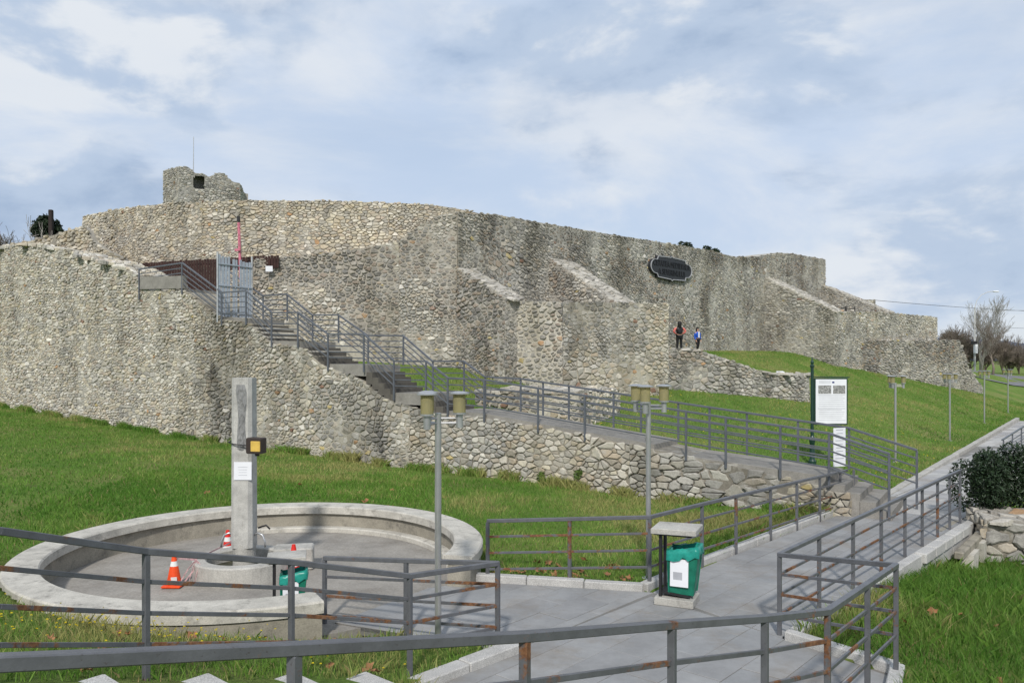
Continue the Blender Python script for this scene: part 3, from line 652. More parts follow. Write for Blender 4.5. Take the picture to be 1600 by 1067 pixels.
# ------------------------------------------------------------------ keep
w = Wall('keep_tower', (-23.5, 61, 10), 'ruined square keep tower with a broken top and one dark window', 'tower')
K0 = W(255,300,62); K1 = W(279,300,60); K2 = W(375,300,63)
kk = dict(su=.24, sv=.15, pal='grey', mortar=(156,151,140), prot=.03, joint=.025, rag=.06, cell=.12)
zb_ = 9.0
seg(w, (K0.x,K0.y), (K1.x,K1.y), [(0, zat(267,62)), (.4, zat(263,61)), (1, zat(261,60))], [(0, zb_), (1, zb_)], seed=80, thick=.9, **kk)
L = math.hypot(K2.x-K1.x, K2.y-K1.y); kd = lambda f: 60+3*f
seg(w, (K1.x,K1.y), (K2.x,K2.y), [(f, zat(y_, kd(f))) for f, y_ in ((0,261),(.14,260),(.22,266),(.26,270),(.40,271),(.48,276),(.55,273),(.65,269),(.74,271),(.83,281),(.90,284),(1,286))], [(0, zb_), (1, zb_)], seed=81, thick=.9, hole=(L*.23, L*.40, zat(295,61), zat(276,61)), **kk)
seg(w, (K2.x,K2.y), (K2.x-1.2,K2.y+5), [(0, zat(287,63)), (1, zat(285,63))], [(0, zb_), (1, zb_)], seed=82, thick=.9, **kk)
seg(w, (K2.x-1.2,K2.y+5), (K0.x,K0.y+3.5), [(0, zat(285,63)), (1, zat(280,63))], [(0, zb_), (1, zb_)], seed=83, thick=.9, **kk)
w.finish(120)
tag(obj('antenna_mast', MB().tube([W(302,300,62), W(302.5,214,62)], [.05,.025], 6), M['silver']), 'thin bare mast rising behind the keep tower', 'mast')

# ------------------------------------------------------------------ stairway and ramp on the stair wall
st = thing('stairway', tuple(LP(0, .8, 1.5)), 'concrete stairway of short flights and landings running up the outer wall', 'stairway')
SW = 1.6
def dbox(u0, z0a, z0b, u1, z1a, z1b, off0=.04, off1=SW):     # slab between two places along the wall; z at each end, bottom and top
    a = [LP(u0, off0, z0a), LP(u0, off1, z0a), LP(u0, off1, z0b), LP(u0, off0, z0b)]
    b = [LP(u1, off0, z1a), LP(u1, off1, z1a), LP(u1, off1, z1b), LP(u1, off0, z1b)]
    return MB().loft(a[::-1], b[::-1])
for i in range(len(deck)-1):
    (ua, za), (ub_, zb_) = deck[i], deck[i+1]
    if i >= 11:                                          # the two ramps
        if i == 11: obj('ramp', dbox(ua, za-.42, za, ub_+.12, zb_-.20, zb_), M['deck'], st)
        else: obj('ramp', dbox(ua+.12, za-.42, za-.17, ub_, zb_-.42, zb_), M['deck'], st)
    elif abs(za-zb_) < .12 or i == 0: obj('landing', dbox(ua-.02, za-.34, za, ub_+.02, zb_-.34, zb_), M['deck'], st)
    else:
        n = max(3, round((za-zb_)/.16))
        for k in range(n):
            z = za-(za-zb_)*(k+1)/n; x0 = ua+(ub_-ua)*k/n+.02; x1 = ua+(ub_-ua)*(k+1)/n+.03
            sp_ = obj('step', dbox(x0-.02, z-.42, z-.055, x1-.02, z-.42, z-.055, .06, SW-.02), M['riser'], st); obj('tread', dbox(x0-.02, z-.055, z, x1+.025, z-.055, z, .03, SW), M['deck'], sp_).matrix_parent_inverse = Matrix.Translation(-Vector(st.location))  # step bodies in a darker concrete tone than the treads, for contrast
obj('parapet', MB().bar((*LP(fu(221), .03, 0)[:2], zat(442,29.6)), (*LP(fu(287), .03, 0)[:2], zat(441,28.4)), .18, .46), M['deck'], st)
uE, zE = deck[-1]
zg = g1(*LP(uE+1.2, .8, 0)[:2])
for k in range(4):                                       # the last steps down to the path
    z = zE-(zE-.02)*(k+1)/5; obj('step', dbox(uE+.30*k-.01, -.25, z, uE+.30*(k+1), -.25, z, .0, SW+.15+.1*k), M['deck'], st)
# handrails
def railing(name, label, runs, posts, mat, group=None, rails=(.24,.48,.72), sz=.05, thin=.034, cat='railing', loc=None, rmat=None):
    """runs: polylines of handrail points; posts: (top point, foot z)"""
    loc = loc or tuple(posts[0][0]); r = thing(name, (loc[0], loc[1], posts[0][1]), label, cat, group)
    for run in runs:
        for p, q in zip(run, run[1:]):
            p = Vector(p); q = Vector(q); e = (q-p).normalized()*.012
            obj('handrail', MB().bar(p-e-Vector((0,0,sz/2)), q+e-Vector((0,0,sz/2)), sz*1.1, sz, bev=.005), mat, r)
            for h in rails: obj('rail', MB().bar(p-Vector((0,0,h+thin/2)), q-Vector((0,0,h+thin/2)), thin*.6, thin, bev=.003), rmat or mat, r)
    for q_, (p, zf) in enumerate(posts):
        p = Vector(p); obj('post', MB().bar((p.x,p.y,zf), (p.x,p.y,p.z-sz*.9), sz*.95, sz*.95, up=(LD.x,LD.y,0), bev=.005), rmat if rmat and q_ % 3 == 1 else mat, r)
    return r
SR = (.19,.37,.55,.73)
near = [LP(u, -.03, z) for u, z in NODES]
np_ = []
for i, (u, z) in enumerate(NODES):
    np_.append((LP(u, -.045, z), z-RH-.22))
for px in (842, 915, 1073, 1135, 1220):
    u = fu(px); z = interp(NODES, u); np_.append((LP(u, -.045, z), z-RH-.22))
uB = uE+1.15
near_end = LP(uB, -.03, NODES[-1][1]-.36)
np_.append((LP(uB, -.045, near_end.z), 0.0))
railing('stair_railing', 'grey steel railing along the outer edge of the stairway and ramp', [near[:1]+near[1:], [near[-1], near_end]], np_, M['stair_rail'], 'railings of the stairway', SR)
fo = SW+.02; fu_shift = .0
farN = [(u+.12, z) for u, z in NODES[1:]]
far = [LP(u, fo, z) for u, z in farN]
fe = LP(uB+.35, fo, NODES[-1][1]-.42)
fp = [(LP(u, fo+.02, z), z-RH-.02) for u, z in farN]
for px in (800, 842, 915, 960, 1073, 1135, 1220):
    u = fu(px); z = interp(farN, u); fp.append((LP(u, fo+.02, z), z-RH-.2))
fp.append((LP(uB+.35, fo+.02, fe.z), -.05))
railing('stair_railing', 'grey steel railing along the inner, fortress side of the stairway and ramp', [far, [far[-1], fe]], fp, M['stair_rail'], 'railings of the stairway', SR)
# gate across the stairs
ug = fu(341); zg_ = deckz(fu(360))
gt = thing('metal_gate', tuple(LP(ug, .8, zg_)), 'tall two-leaf gate of pale grey steel slats across the stairs', 'gate')
xs_ = [-.02]; 
for i, (o0, o1) in enumerate([(0,.10),(.13,.24),(.27,.38),(.41,.49),(.60,.70),(.73,.80),(.90,.99),(1.02,1.13),(1.16,1.27),(1.30,1.40)]):
    top = zg_+2.28-.16*(o0/1.4) - (.04 if i % 3 else 0)
    obj('slat', MB().bar(LP(ug, (o0+o1)/2, zg_+.03), LP(ug, (o0+o1)/2, top), .02, (o1-o0), up=LN, bev=.004), M['gate'], gt)
for z in (.25, 1.2, 1.95): obj('crossbar', MB().bar(LP(ug+.03, .0, zg_+z), LP(ug+.03, 1.4, zg_+z), .03, .04), M['gate'], gt)
for o0 in (-.03, 1.44): obj('gate_post', MB().bar(LP(ug, o0, zg_-.1), LP(ug, o0, zg_+2.35), .05, .05), M['silver'], gt)
# plank fence behind the top landing
pf = thing('plank_fence', (-12.8, 32.0, 5.5), 'dark brown vertical plank fence behind the top landing', 'fence')
pa, pb = W(198,412,32.6), W(436,399,31.15); n = 56
for i in range(n):
    f = (i+.5)/n; p = pa.lerp(pb, f); hb = 1.9 if .25 < f < .62 else .75
    p.z += random.uniform(-.02,.03); hb = .45+1.6*min(1, f*2.6) if f < .62 else .5
    obj('plank', MB().bar((p.x,p.y,p.z-hb), (p.x,p.y,p.z), .025, (pb-pa).length/n*.86, up=(pb-pa), bev=.003), M['wood'], pf)
obj('fence_rail', MB().bar(pa+Vector((0,.04,-.18)), pb+Vector((0,.04,-.18)), .03, .06), M['wood'], pf)
# red wrapped pole with a black head
rp = thing('wrapped_pole', tuple(W(375,395,30.6)), 'pink tape-wrapped pole with a black head behind the gate', 'pole')
obj('pole_shaft', MB().tube([W(376,440,30.6), W(373,348,30.6)], .055, 10), M['pinkwrap'], rp)
obj('pole_head', MB().bar(W(373,347,30.6), W(372.5,338,30.6), .10, .10), M['black'], rp)
obj('pole_clamp', MB().bar(W(367,391,30.5), W(376,390,30.5), .08, .09), M['pinkwrap'], rp)
tag(obj('wall_notice', MB().bar(W(415,420,31.0), W(426,420,31.05), .02, .22), M['white']), 'small blank white notice fixed to the wall right of the gate', 'notice')

# ------------------------------------------------------------------ paving
gd = Vector((.662,.749,0)); gn = Vector((-.749,.662,0))
def clip_convex(sub_, poly):
    out = list(sub_); n = len(poly)
    for i in range(n):
        (ax, ay), (bx, by) = poly[i], poly[(i+1) % n]; inp = out; out = []
        if not inp: break
        for j in range(len(inp)):
            p, q = inp[j], inp[(j+1) % len(inp)]
            sp = (bx-ax)*(p[1]-ay)-(by-ay)*(p[0]-ax); sq = (bx-ax)*(q[1]-ay)-(by-ay)*(q[0]-ax)
            if sp >= 0: out.append(p)
            if (sp < 0) != (sq < 0): t = sp/(sp-sq); out.append((p[0]+(q[0]-p[0])*t, p[1]+(q[1]-p[1])*t))
    return out
def slabs(parent, polys, sx, sy, rd, gap=.0035, zf=None, cols=((.275,.278,.28),(.29,.29,.288),(.262,.262,.262))):
    zf = zf or (lambda x, y: 0.0)
    for poly in polys:
        for j in range(-60, 90):
            for i in range(-20, 90):
                o = (j % 2)*sx*.5; x0 = i*sx+o; y0 = j*sy
                qs = [(x0+gap, y0+gap), (x0+sx-gap, y0+gap), (x0+sx-gap, y0+sy-gap), (x0+gap, y0+sy-gap)]
                qs = [(gd.x*a+gn.x*b, gd.y*a+gn.y*b) for a, b in qs]
                if max(q[0] for q in qs) < min(p[0] for p in poly) or min(q[0] for q in qs) > max(p[0] for p in poly) or max(q[1] for q in qs) < min(p[1] for p in poly) or min(q[1] for q in qs) > max(p[1] for p in poly): continue
                r_ = clip_convex(qs, poly)
                if len(r_) < 3: continue
                ar = .5*abs(sum(r_[k][0]*r_[(k+1) % len(r_)][1]-r_[(k+1) % len(r_)][0]*r_[k][1] for k in range(len(r_))))
                if ar < .004: continue
                dz = rd.uniform(-.003,.003); cx_ = sum(p[0] for p in r_)/len(r_); cy_ = sum(p[1] for p in r_)/len(r_); n = len(r_)
                vs = [(x, y, -.06+zf(x,y)) for x, y in r_]+[(x, y, -.004+dz+zf(x,y)) for x, y in r_]+[(cx_+(x-cx_)*.985, cy_+(y-cy_)*.985, dz+zf(x,y)) for x, y in r_]
                fs = [tuple(range(2*n, 3*n))]+[(a*n+k, a*n+(k+1) % n, a*n+n+(k+1) % n, a*n+n+k) for a in range(2) for k in range(n)]
                c = rd.choice(cols); k_ = rd.uniform(.94, 1.05)
                obj('paving_slab', (vs, fs), M['paving'], parent, cols=[(c[0]*k_, c[1]*k_, c[2]*k_, 1)]*len(vs))
def sheet(name, polys, z, mat, kind='structure'):
    mb = MB()
    for p in polys: mb.prism(p, z-.1, z)
    return mb
rd = random.Random(5)
wk = struct(obj('walkway', sheet('walkway', PAVE, -.012, None), M['paving'], cols=[(.19,.185,.175,1)]*sum(2*len(p) for p in PAVE)))
slabs(wk, PAVE, .92, .46, rd)
p2z = lambda x, y: -.06*sstep(18, 30, y)-.004*max(0, y-18)+.0
fpv = struct(obj('footpath', ([(x,y,-.03+p2z(x,y)) for x, y in PATH2]+[(x,y,-.3+p2z(x,y)) for x, y in PATH2], [(0,1,2,3),(7,6,5,4),(0,4,5,1),(1,5,6,2),(2,6,7,3),(3,7,4,0)]), M['paving'], cols=[(.2,.195,.18,1)]*8))
slabs(fpv, [PATH2], 1.0, .62, rd, .012, p2z, ((.40,.395,.38),(.36,.355,.35),(.44,.43,.41)))
# kerbs
def kerb(name, pts, wdt, z0, z1, step=1.0, mat='granite', label=None):
    k = thing(name, (pts[0][0], pts[0][1], 0), label, None, kind='structure')
    for (a, b) in zip(pts, pts[1:]):
        a = Vector((*a, 0)); b = Vector((*b, 0)); L = (b-a).length; n = max(1, round(L/step)); d = (b-a)/L
        for i in range(n):
            p = a+d*(L*i/n+.004); q = a+d*(L*(i+1)/n-.004); t = z1+rd.uniform(-.006,.006)
            zo = g1(p.x, p.y)*0
            obj('kerb_stone', MB().bar((p.x,p.y,(z0+t)/2+zo), (q.x,q.y,(z0+t)/2+zo), wdt, t-z0, bev=.012), M[mat], k)
kerb('kerb', [(-.60,11.62),(1.86,11.10),(2.98,12.46),(7.55,17.46)], .14, -.25, .10)
kerb('kerb', [(-1.06,7.68),(.05,8.82),(-.30,8.98)], .20, -.25, .09)
kerb('kerb', [(3.22,9.18),(4.02,8.17),(2.75,5.95)], .14, -.25, .10)
kerb('kerb', [(3.30,9.25),(9.36,15.86)], .16, -.35, .05)
kerb('path_edging', [(9.0,18.9),(28.5,44.2)], .18, -.5, .03, .8, 'concrete')
kerb('path_edging', [(12.5,19.8),(30.2,43.1)], .18, -.5, .02, 1.0, 'concrete')
# entrance steps of pale granite, coming down from the left
sd2 = Vector((.65,.76,0)).normalized(); sn2 = Vector((.76,-.65,0)).normalized()
es_ = thing('entrance_steps', (-1.2, 6.0, 0), 'flight of pale granite steps between the two foreground railings', 'steps')
for i in range(7):
    far_c = Vector((-1.36,7.5,0))-sd2*(.80*i)-sn2*.06; z = .27+.235*i; a = far_c-sd2*.90; b = far_c
    obj('step', MB().obox(((a+b)/2+sn2*1.35)+Vector((0,0,z-.16)), sd2, sn2, (0,0,1), .90, 2.7, .32, .012), M['granite'], es_)
# ------------------------------------------------------------------ round pool
def ringsec(c, r0, r1, z0, z1, a0, a1, n=64, jit=0.0):
    mb = MB(); vs = []; fs = []
    for i in range(n+1):
        a = a0+(a1-a0)*i/n
        for r_, z in ((r0,z0),(r1,z0),(r1,z1-.02),(r1-.02,z1),(r0+.02,z1),(r0,z1-.02)): vs.append((c.x+r_*math.cos(a), c.y+r_*math.sin(a), z))
    for i in range(n):
        for k in range(6): k2 = (k+1) % 6; fs.append((i*6+k, (i+1)*6+k, (i+1)*6+k2, i*6+k2))
    fs.append(tuple(range(6))); fs.append(tuple(range(n*6+5, n*6-1, -1)))
    return mb.add(vs, fs)
a0, a1 = R(-15), R(299)
pl = thing('round_pool', tuple(POOL), 'dry round concrete pool with a wide pale rim, open towards the walkway', 'pool')
obj('pool_floor', MB().lathe((POOL.x,POOL.y,0), [(3.2,-.3),(3.2,-.02),(0.01,.005)], 64), M['floorc'], pl)
obj('pool_wall', ringsec(POOL, PRI+.07, PR-.03, -.3, .31, a0, a1), M['wallc'], pl)
obj('pool_rim', ringsec(POOL, PRI, PR, .31, .45, a0-.004, a1+.004, 80), M['rim'], pl)
obj('floor_kerb', ringsec(POOL, PRI-.12, PRI+.08, -.1, .07, a0+.3, a0+2.3), M['rim'], pl)
# fountain: well ring and pillar
WC = Vector((-4.08, 11.95, 0))
fw = thing('fountain_well', tuple(WC), 'low round grey concrete well ring at the foot of the pillar', 'well')
obj('well_ring', ringsec(WC, .54, .74, -.05, .27, 0, 2*math.pi-.001, 40), M['concrete'], fw)
obj('well_disc', MB().lathe((WC.x,WC.y,0), [(.56,-.02),(.56,.09),(.01,.09)], 32), M['wellfill'], fw)  # flat dark disc closing the inside of the well ring
obj('well_block', MB().obox((WC.x+.66, WC.y+.35, .17), (1,.2,0), (-.2,1,0), (0,0,1), .6, .4, .34, .02), M['concrete'], fw)
pz = zat(590, 12.0)
pc = thing('fountain_pillar', tuple(WC), 'tall pale concrete fountain pillar with a dark worn relief', 'pillar')
def octo(cx, cy, h, b, z): return [Vector((cx+x, cy+y, z)) for x, y in ((-h+b,-h),(h-b,-h),(h,-h+b),(h,h-b),(h-b,h),(-h+b,h),(-h,h-b),(-h,-h+b))]
px0, py0 = WC.x, WC.y+.0
obj('shaft', MB().loft(octo(px0,py0,.162,.055,.42), octo(px0,py0,.152,.045,pz)), M['pillar'], pc)
obj('pillar_base', MB().lathe((px0,py0,0), [(.165,0),(.172,.40),(.166,.47),(.14,.48)], 24), M['concrete'], pc)
rl = MB(); vs = []; fs = []; nu_, nv_ = 16, 60
for i in range(nv_+1):
    f = i/nv_; half = .070+.012*math.sin(f*7+1)-.02*(f < .12)*(1-f/.12); cxr = px0-.005+.035*f+.012*math.sin(f*6)
    for j in range(nu_+1):
        e = j/nu_*2-1; edge = max(0, 1-abs(e)**5)*min(1, f*12, (1-f)*10); lump = mnoise.noise(Vector((e*2.2, f*9, 3)))+.6*mnoise.noise(Vector((e*5, f*22, 8)))
        vs.append((cxr+half*e, py0-.153-edge*(.012+.022*max(-.3, lump)), pz-.10-1.02*f))
for i in range(nv_):
    for j in range(nu_): a = i*(nu_+1)+j; fs.append((a, a+nu_+1, a+nu_+2, a+1))
rl.add(vs, fs)
obj('worn_relief', rl, M['relief'], pc)
for sg in (-1, 1):
    b = Vector((px0+sg*.16, py0-.02, .60)); obj('spout', MB().tube([b, b+Vector((sg*.06,-.01,.03)), b+Vector((sg*.13,-.02,.0)), b+Vector((sg*.17,-.03,-.10)), b+Vector((sg*.175,-.03,-.18))], .016, 8), M['steel'], pc, smooth=True)
obj('spout', MB().tube([(px0+.18,py0+.1,.68),(px0+.30,py0+.1,.72),(px0+.36,py0+.1,.66)], .014, 8), M['black'], pc, smooth=True)
# lamp and notice on the pillar
bl = thing('box_lamp', (px0+.16, py0-.24, 2.0), 'small brown box floodlight with amber glass on the pillar', 'lamp')
zc = zat(695, 11.75); cxl = (401-CX)/FX*11.7
obj('housing', MB().obox((cxl, py0-.27, zc), (1,-.25,0), (.25,1,0), (0,0,1), .25, .17, .235, .012), M['lampbrown'], bl)
obj('lens', MB().obox((cxl+.018, py0-.363, zc-.005), (1,-.25,0), (.25,1,0), (0,0,1), .155, .02, .155, .006), M['amber'], bl)
obj('bracket', MB().bar((cxl-.03,py0-.2,zc-.06), (cxl-.03,py0-.12,zc-.17), .06, .02), M['black'], bl)
obj('cable', MB().tube([(cxl-.1,py0-.24,zc-.01),(px0-.1,py0-.19,zc+.01),(px0-.2,py0-.12,zc+.03),(px0-.19,py0+.1,zc+.05)], .009, 6), M['black'], bl)
def notice(name, c, ax, az, w_, h_, label, lines=4, th=.008, frac=.55, cat='notice', start=.72):
    t = thing(name, tuple(c), label, cat); c = Vector(c); ax = Vector(ax).normalized(); az = Vector(az).normalized(); n = ax.cross(az)
    obj('sheet', MB().obox(c, ax, n, az, w_, th, h_), M['white'], t)
    rr = random.Random(int(w_*1000)); mb = MB()
    for k in range(lines):
        ww = w_*frac*rr.uniform(.7,1.05); mb.obox(c+az*(h_*(start-.5-k*(start-.12)/max(1,lines)))+n*(th/2+.0015)*1, ax, n, az, ww, .002, h_*.016)
    obj('print', mb, M['paleink'], t); return t
notice('paper_notice', (px0+.035, py0-.170, zat(736,11.75)), (1,0,0), (0,0,1), .265, .27, 'white printed paper sheet taped to the fountain pillar', 4)
# ------------------------------------------------------------------ railings by the walkway
G = lambda x, y: g1(x, y)
ra = [(-3.75,3.85,2.62),(-3.2,4.9,2.21),(-2.80,6.0,1.815),(-1.97,7.0,1.475),(-1.03,7.9,1.105),(-.16,8.75,1.012)]
railing('foreground_railing', 'rusty grey steel railing beside the granite steps, enclosing a lawn corner with a lamp post', [ra, [ra[-1],(-1.25,9.25,.915),(-2.33,9.75,.82)]],
        [(p, G(p[0],p[1])-.1) for p in ra[2:]]+[((-3.5,4.3,2.45), 1.2)]+[((-1.25,9.25,.915),-.05),((-2.33,9.75,.82),-.05)], M['rail'], 'railings by the walkway', rmat=M['rusty'])
def P3(px, py, d): v = W(px, py, d); return (v.x, v.y, v.z)
rb = [P3(-260,1060,2.12), P3(0,1022,2.4), P3(460,1003,3.1), P3(820,986,3.9), P3(1050,969,4.8), P3(1195,960,5.5), P3(1293,950,6.2), P3(1400,879,8.0), P3(1218,863,9.3)]
lng = [P3(1218,863,9.3), (8.30,14.9,zat(741,14.9)), (8.98,15.7,zat(733,15.7))]
def lint(px, A, B):
    t = (px-CX)/FX; A = Vector(A); B = Vector(B); D = B-A; k = (t*A.y-A.x)/(D.x-t*D.y); return A+D*k
pst = [(rb[i], max(0, rb[i][2]-1.0) if i < 7 else -.05) for i in range(2, 9)]+[(tuple(Vector(rb[6]).lerp(Vector(rb[7]), .52)), 0.0)]
pst += [(tuple(lint(px, lng[0], lng[2])), -.08) for px in (1280,1333,1377,1414,1441,1465,1484,1500)]
railing('foreground_railing', 'long rusty grey steel railing running from the granite steps along the walkway to the bridge', [rb, lng], pst, M['rail'], 'railings by the walkway', rmat=M['rusty'])
rc = [P3(762,811,11.6), P3(1015,805,11.2), P3(1097,785,12.35), (7.3,17.1,zat(733,17.1))]
railing('walkway_railing', 'grey steel railing between the walkway and the lawn below the stair wall', [rc],
        [(rc[0],-.05),(tuple(lint(890,rc[0],rc[1])),-.05),(rc[1],-.05),(rc[2],-.05)]+[(tuple(lint(px,rc[2],rc[3])),-.05) for px in (1150,1204,1245,1281,1313,1334)], M['rail'], 'railings by the walkway', rmat=M['rusty'])
rf = [P3(1566,686,27.5), P3(1640,640,37)]
railing('path_railing', 'grey steel railing on the far footpath behind the dark hedge', [rf], [(tuple(lint(px,rf[0],rf[1])), -.2) for px in (1568,1582,1596,1610)], M['stair_rail'], 'railings by the walkway')
# ------------------------------------------------------------------ garden lamps
def make_lamp():
    t = thing('garden_lamp', (0,0,0), 'x', 'lamp', 'three-headed steel garden lamps'); t['_w'] = 0
    H = 2.92
    obj('post', MB().lathe((0,0,0), [(.038,0),(.038,2.66),(.02,2.665)], 16), M['steel'], t, smooth=False)
    obj('base_plate', MB().lathe((0,0,0), [(.10,0),(.10,.02),(.05,.03)], 16), M['steel'], t)
    for k in range(3):
        a = R(0+120*k); x, y = .245*math.cos(a), .245*math.sin(a)
        for z in (2.545, 2.60): obj('arm', MB().tube([(0,0,z),(x,y,z)], .012, 6), M['steel'], t)
        h = obj('lamp_cup', MB().lathe((x,y,0), [(.040,2.49),(.040,2.64),(.076,2.645),(.076,2.665)], 16), M['steel'], t)
        obj('lamp_glass', MB().lathe((x,y,0), [(.073,2.666),(.073,2.872)], 18), M['lampglass'], t, smooth=False)
        obj('bulb_holder', MB().lathe((x,y,0), [(.03,2.665),(.03,2.74),(.02,2.80),(.005,2.81)], 10), M['bulb'], t)
        obj('lamp_cap', MB().lathe((x,y,0), [(.075,2.873),(.118,2.878),(.118,2.893),(.05,2.91)], 20), M['steel'], t)
    return t
lamp = make_lamp()
LS = [(684.5,997,9.05,5,'steel garden lamp in the small fenced lawn corner by the pool'),(1013,902,11.75,10,'steel garden lamp behind the green litter bin'),
      (1399,735,26.3,-15,'first steel garden lamp on the grass bank, nearest the information board'),(1484,693,33.8,-5,'second steel garden lamp along the grass bank past the information board'),
      (1538,660,43.3,0,'third steel garden lamp along the grass bank past the information board'),(1575,643,52.0,8,'fourth steel garden lamp on the bank, farthest along the footpath'),(1608,630,61,0,'steel garden lamp farthest off beside the road')]
for i, (px, py, d, rz, lb) in enumerate(LS):
    x, y = (px-CX)/FX*d, d; loc = (x, y, g1(x, y)-.02)
    if i == 0: lamp.location = loc; lamp.rotation_euler = (0,0,R(rz)); lamp['label'] = lb; L0 = lamp
    else: dup(L0, loc, R(rz), lb)
# ------------------------------------------------------------------ litter bins
def make_bin(loc, rz, label, sc):
    t = thing('litter_bin', (0,0,0), label, 'litter bin', 'green litter bins'); t['_w'] = 0
    obj('base_slab', MB().obox((0,0,.05), (1,0,0), (0,1,0), (0,0,1), .52, .46, .10, .008), M['concrete'], t)
    obj('cover_slab', MB().obox((0,0,.985), (1,0,.02), (0,1,0), (0,0,1), .60, .50, .075, .008), M['concrete'], t)
    obj('cover_plate', MB().obox((-.02,0,.935), (1,0,0), (0,1,0), (0,0,1), .50, .40, .022), M['black'], t)
    for (x, y) in ((-.19,-.13),(-.19,.13)): obj('support', MB().bar((x,y,.10), (x,y,.93), .07, .035, up=(1,0,0)), M['black'], t)
    obj('tilt_bar', MB().bar((-.19,0,.16), (.2,0,.13), .30, .03), M['black'], t)
    def ring(z, hx, hy, sk): return [Vector((.08+sk+x*hx, y*hy, z)) for x, y in ((-1,-1),(1,-1),(1,1),(-1,1))]
    mb = MB(); ks = [(.15,.155,.135,.0),(.30,.17,.145,.012),(.74,.195,.16,.03)]
    rg = [ring(*k) for k in ks]; inn = [ring(.74,.183,.148,.03), ring(.20,.145,.125,.0)]
    vs = [p for q in rg+inn for p in q]; fs = [(3,2,1,0)]
    for a in range(4):
        for k in range(4): k2 = (k+1) % 4; fs.append((a*4+k, a*4+k2, a*4+4+k2, a*4+4+k))
    fs.append((16,17,18,19)); mb.add(vs, fs); bo = obj('bin_body', mb, M['green'], t)
    for x, y in ((-1,-1),(1,-1),(1,1),(-1,1)): obj('corner_bar', MB().bar((.08+x*.157,y*.137,.15), (.11+x*.197,y*.162,.75), .022, .022), M['green'], t)
    # crumpled bag folded over the rim
    rr = random.Random(4); n = 40; vs = []; fs = []
    for r_, (ex, z) in enumerate(((.025,.64),(.022,.70),(.012,.765),(-.02,.755),(-.04,.55))):
        for k in range(n):
            a = 2*math.pi*k/n; cx_, sy_ = math.cos(a), math.sin(a); q = max(abs(cx_), abs(sy_)); j = rr.uniform(-.008,.008)
            vs.append((.11+cx_/q*(.195+ex+j), sy_/q*(.16+ex+j), z+(rr.uniform(-.05,.03) if r_ == 0 else rr.uniform(-.012,.012))+.035*cx_/q*(1 if r_ < 4 else 0)))
    for r_ in range(4):
        for k in range(n): k2 = (k+1) % n; fs.append((r_*n+k2, r_*n+k, r_*n+n+k, r_*n+n+k2))
    obj('bin_liner', (vs, fs), M['liner'], t, smooth=True)
    obj('paper_label', MB().obox((.065,-.168,.44), (1,0,0), (0,1,-.05), (0,.05,1), .24, .006, .36), M['white'], t)
    obj('label_print', MB().obox((.045,-.1725,.40), (1,0,0), (0,1,-.05), (0,.05,1), .12, .002, .10), M['paleink'], t)
    t.location = loc; t.rotation_euler = (0,0,R(rz)); t.scale = (sc,)*3
    return t
b1 = make_bin((2.22,10.55,0.0), -24, 'green litter bin with stone cover and white label beside the walkway railing corner', 1.0)
b2 = dup(b1, (-2.83,9.85,0.005), R(14), 'green litter bin with stone cover inside the round pool near the pillar', scale=.79)
# ------------------------------------------------------------------ traffic cones
def cone(loc, label, body, h=.47, tilt=0, bands=(1,3), patch=False):
    t = thing('traffic_cone', (0,0,0), label, 'traffic cone', 'traffic cones in the pool'); t['_w'] = 0
    obj('cone_base', MB().obox((0,0,.015), (1,0,0), (0,1,0), (0,0,1), .27, .27, .03, .008), body, t)
    rr = lambda z: .105-(.105-.026)*(z-.03)/(h-.03)
    zs = [.03,.15,.22,.29,.36,h]
    for k in range(5): obj('cone_band' if k in bands else 'cone_shell', MB().lathe((0,0,0), [(rr(zs[k]),zs[k]),(rr(zs[k+1]),zs[k+1]-.0005)], 20), M['coneband'] if k in bands else body, t)
    if patch: obj('torn_sticker', MB().obox((.035,-.088,.12), (1,.3,0), (-.3,1,.2), (0,-.2,1), .08, .006, .06), M['coneband'], t)
    t.location = loc; t.rotation_euler = (R(tilt),R(tilt*.6),0)
cone((-4.87,11.3,.003), 'orange and white traffic cone standing left of the fountain well', M['orange'], .44, bands=(3,), patch=True)
cone((-4.66,12.85,.003), 'red and white traffic cone just behind the fountain pillar', M['red'], .47)
cone((-3.30,11.85,.003), 'red and white traffic cone between the well and the pool litter bin', M['red'], .47)
tp_ = MB()
for k in range(7):
    a = Vector((-4.68,11.62,.30)); b = Vector((-4.80+.07*k, 11.28+.02*k, .02+.05*random.random())); mid = (a+b)/2+Vector((random.uniform(-.1,.1),-.06,.08*random.random()))
    tp_.bar(a, mid, .003, .018); tp_.bar(mid, b, .003, .018)
tp_.bar((-4.87,11.3,.40), (-4.68,11.62,.30), .003, .025); tp_.bar((-4.55,12.8,.30), (-4.68,11.62,.31), .003, .025)
tag(obj('barrier_tape', tp_, M['tape']), 'tangled red and white barrier tape draped over the fountain well rim', 'tape')
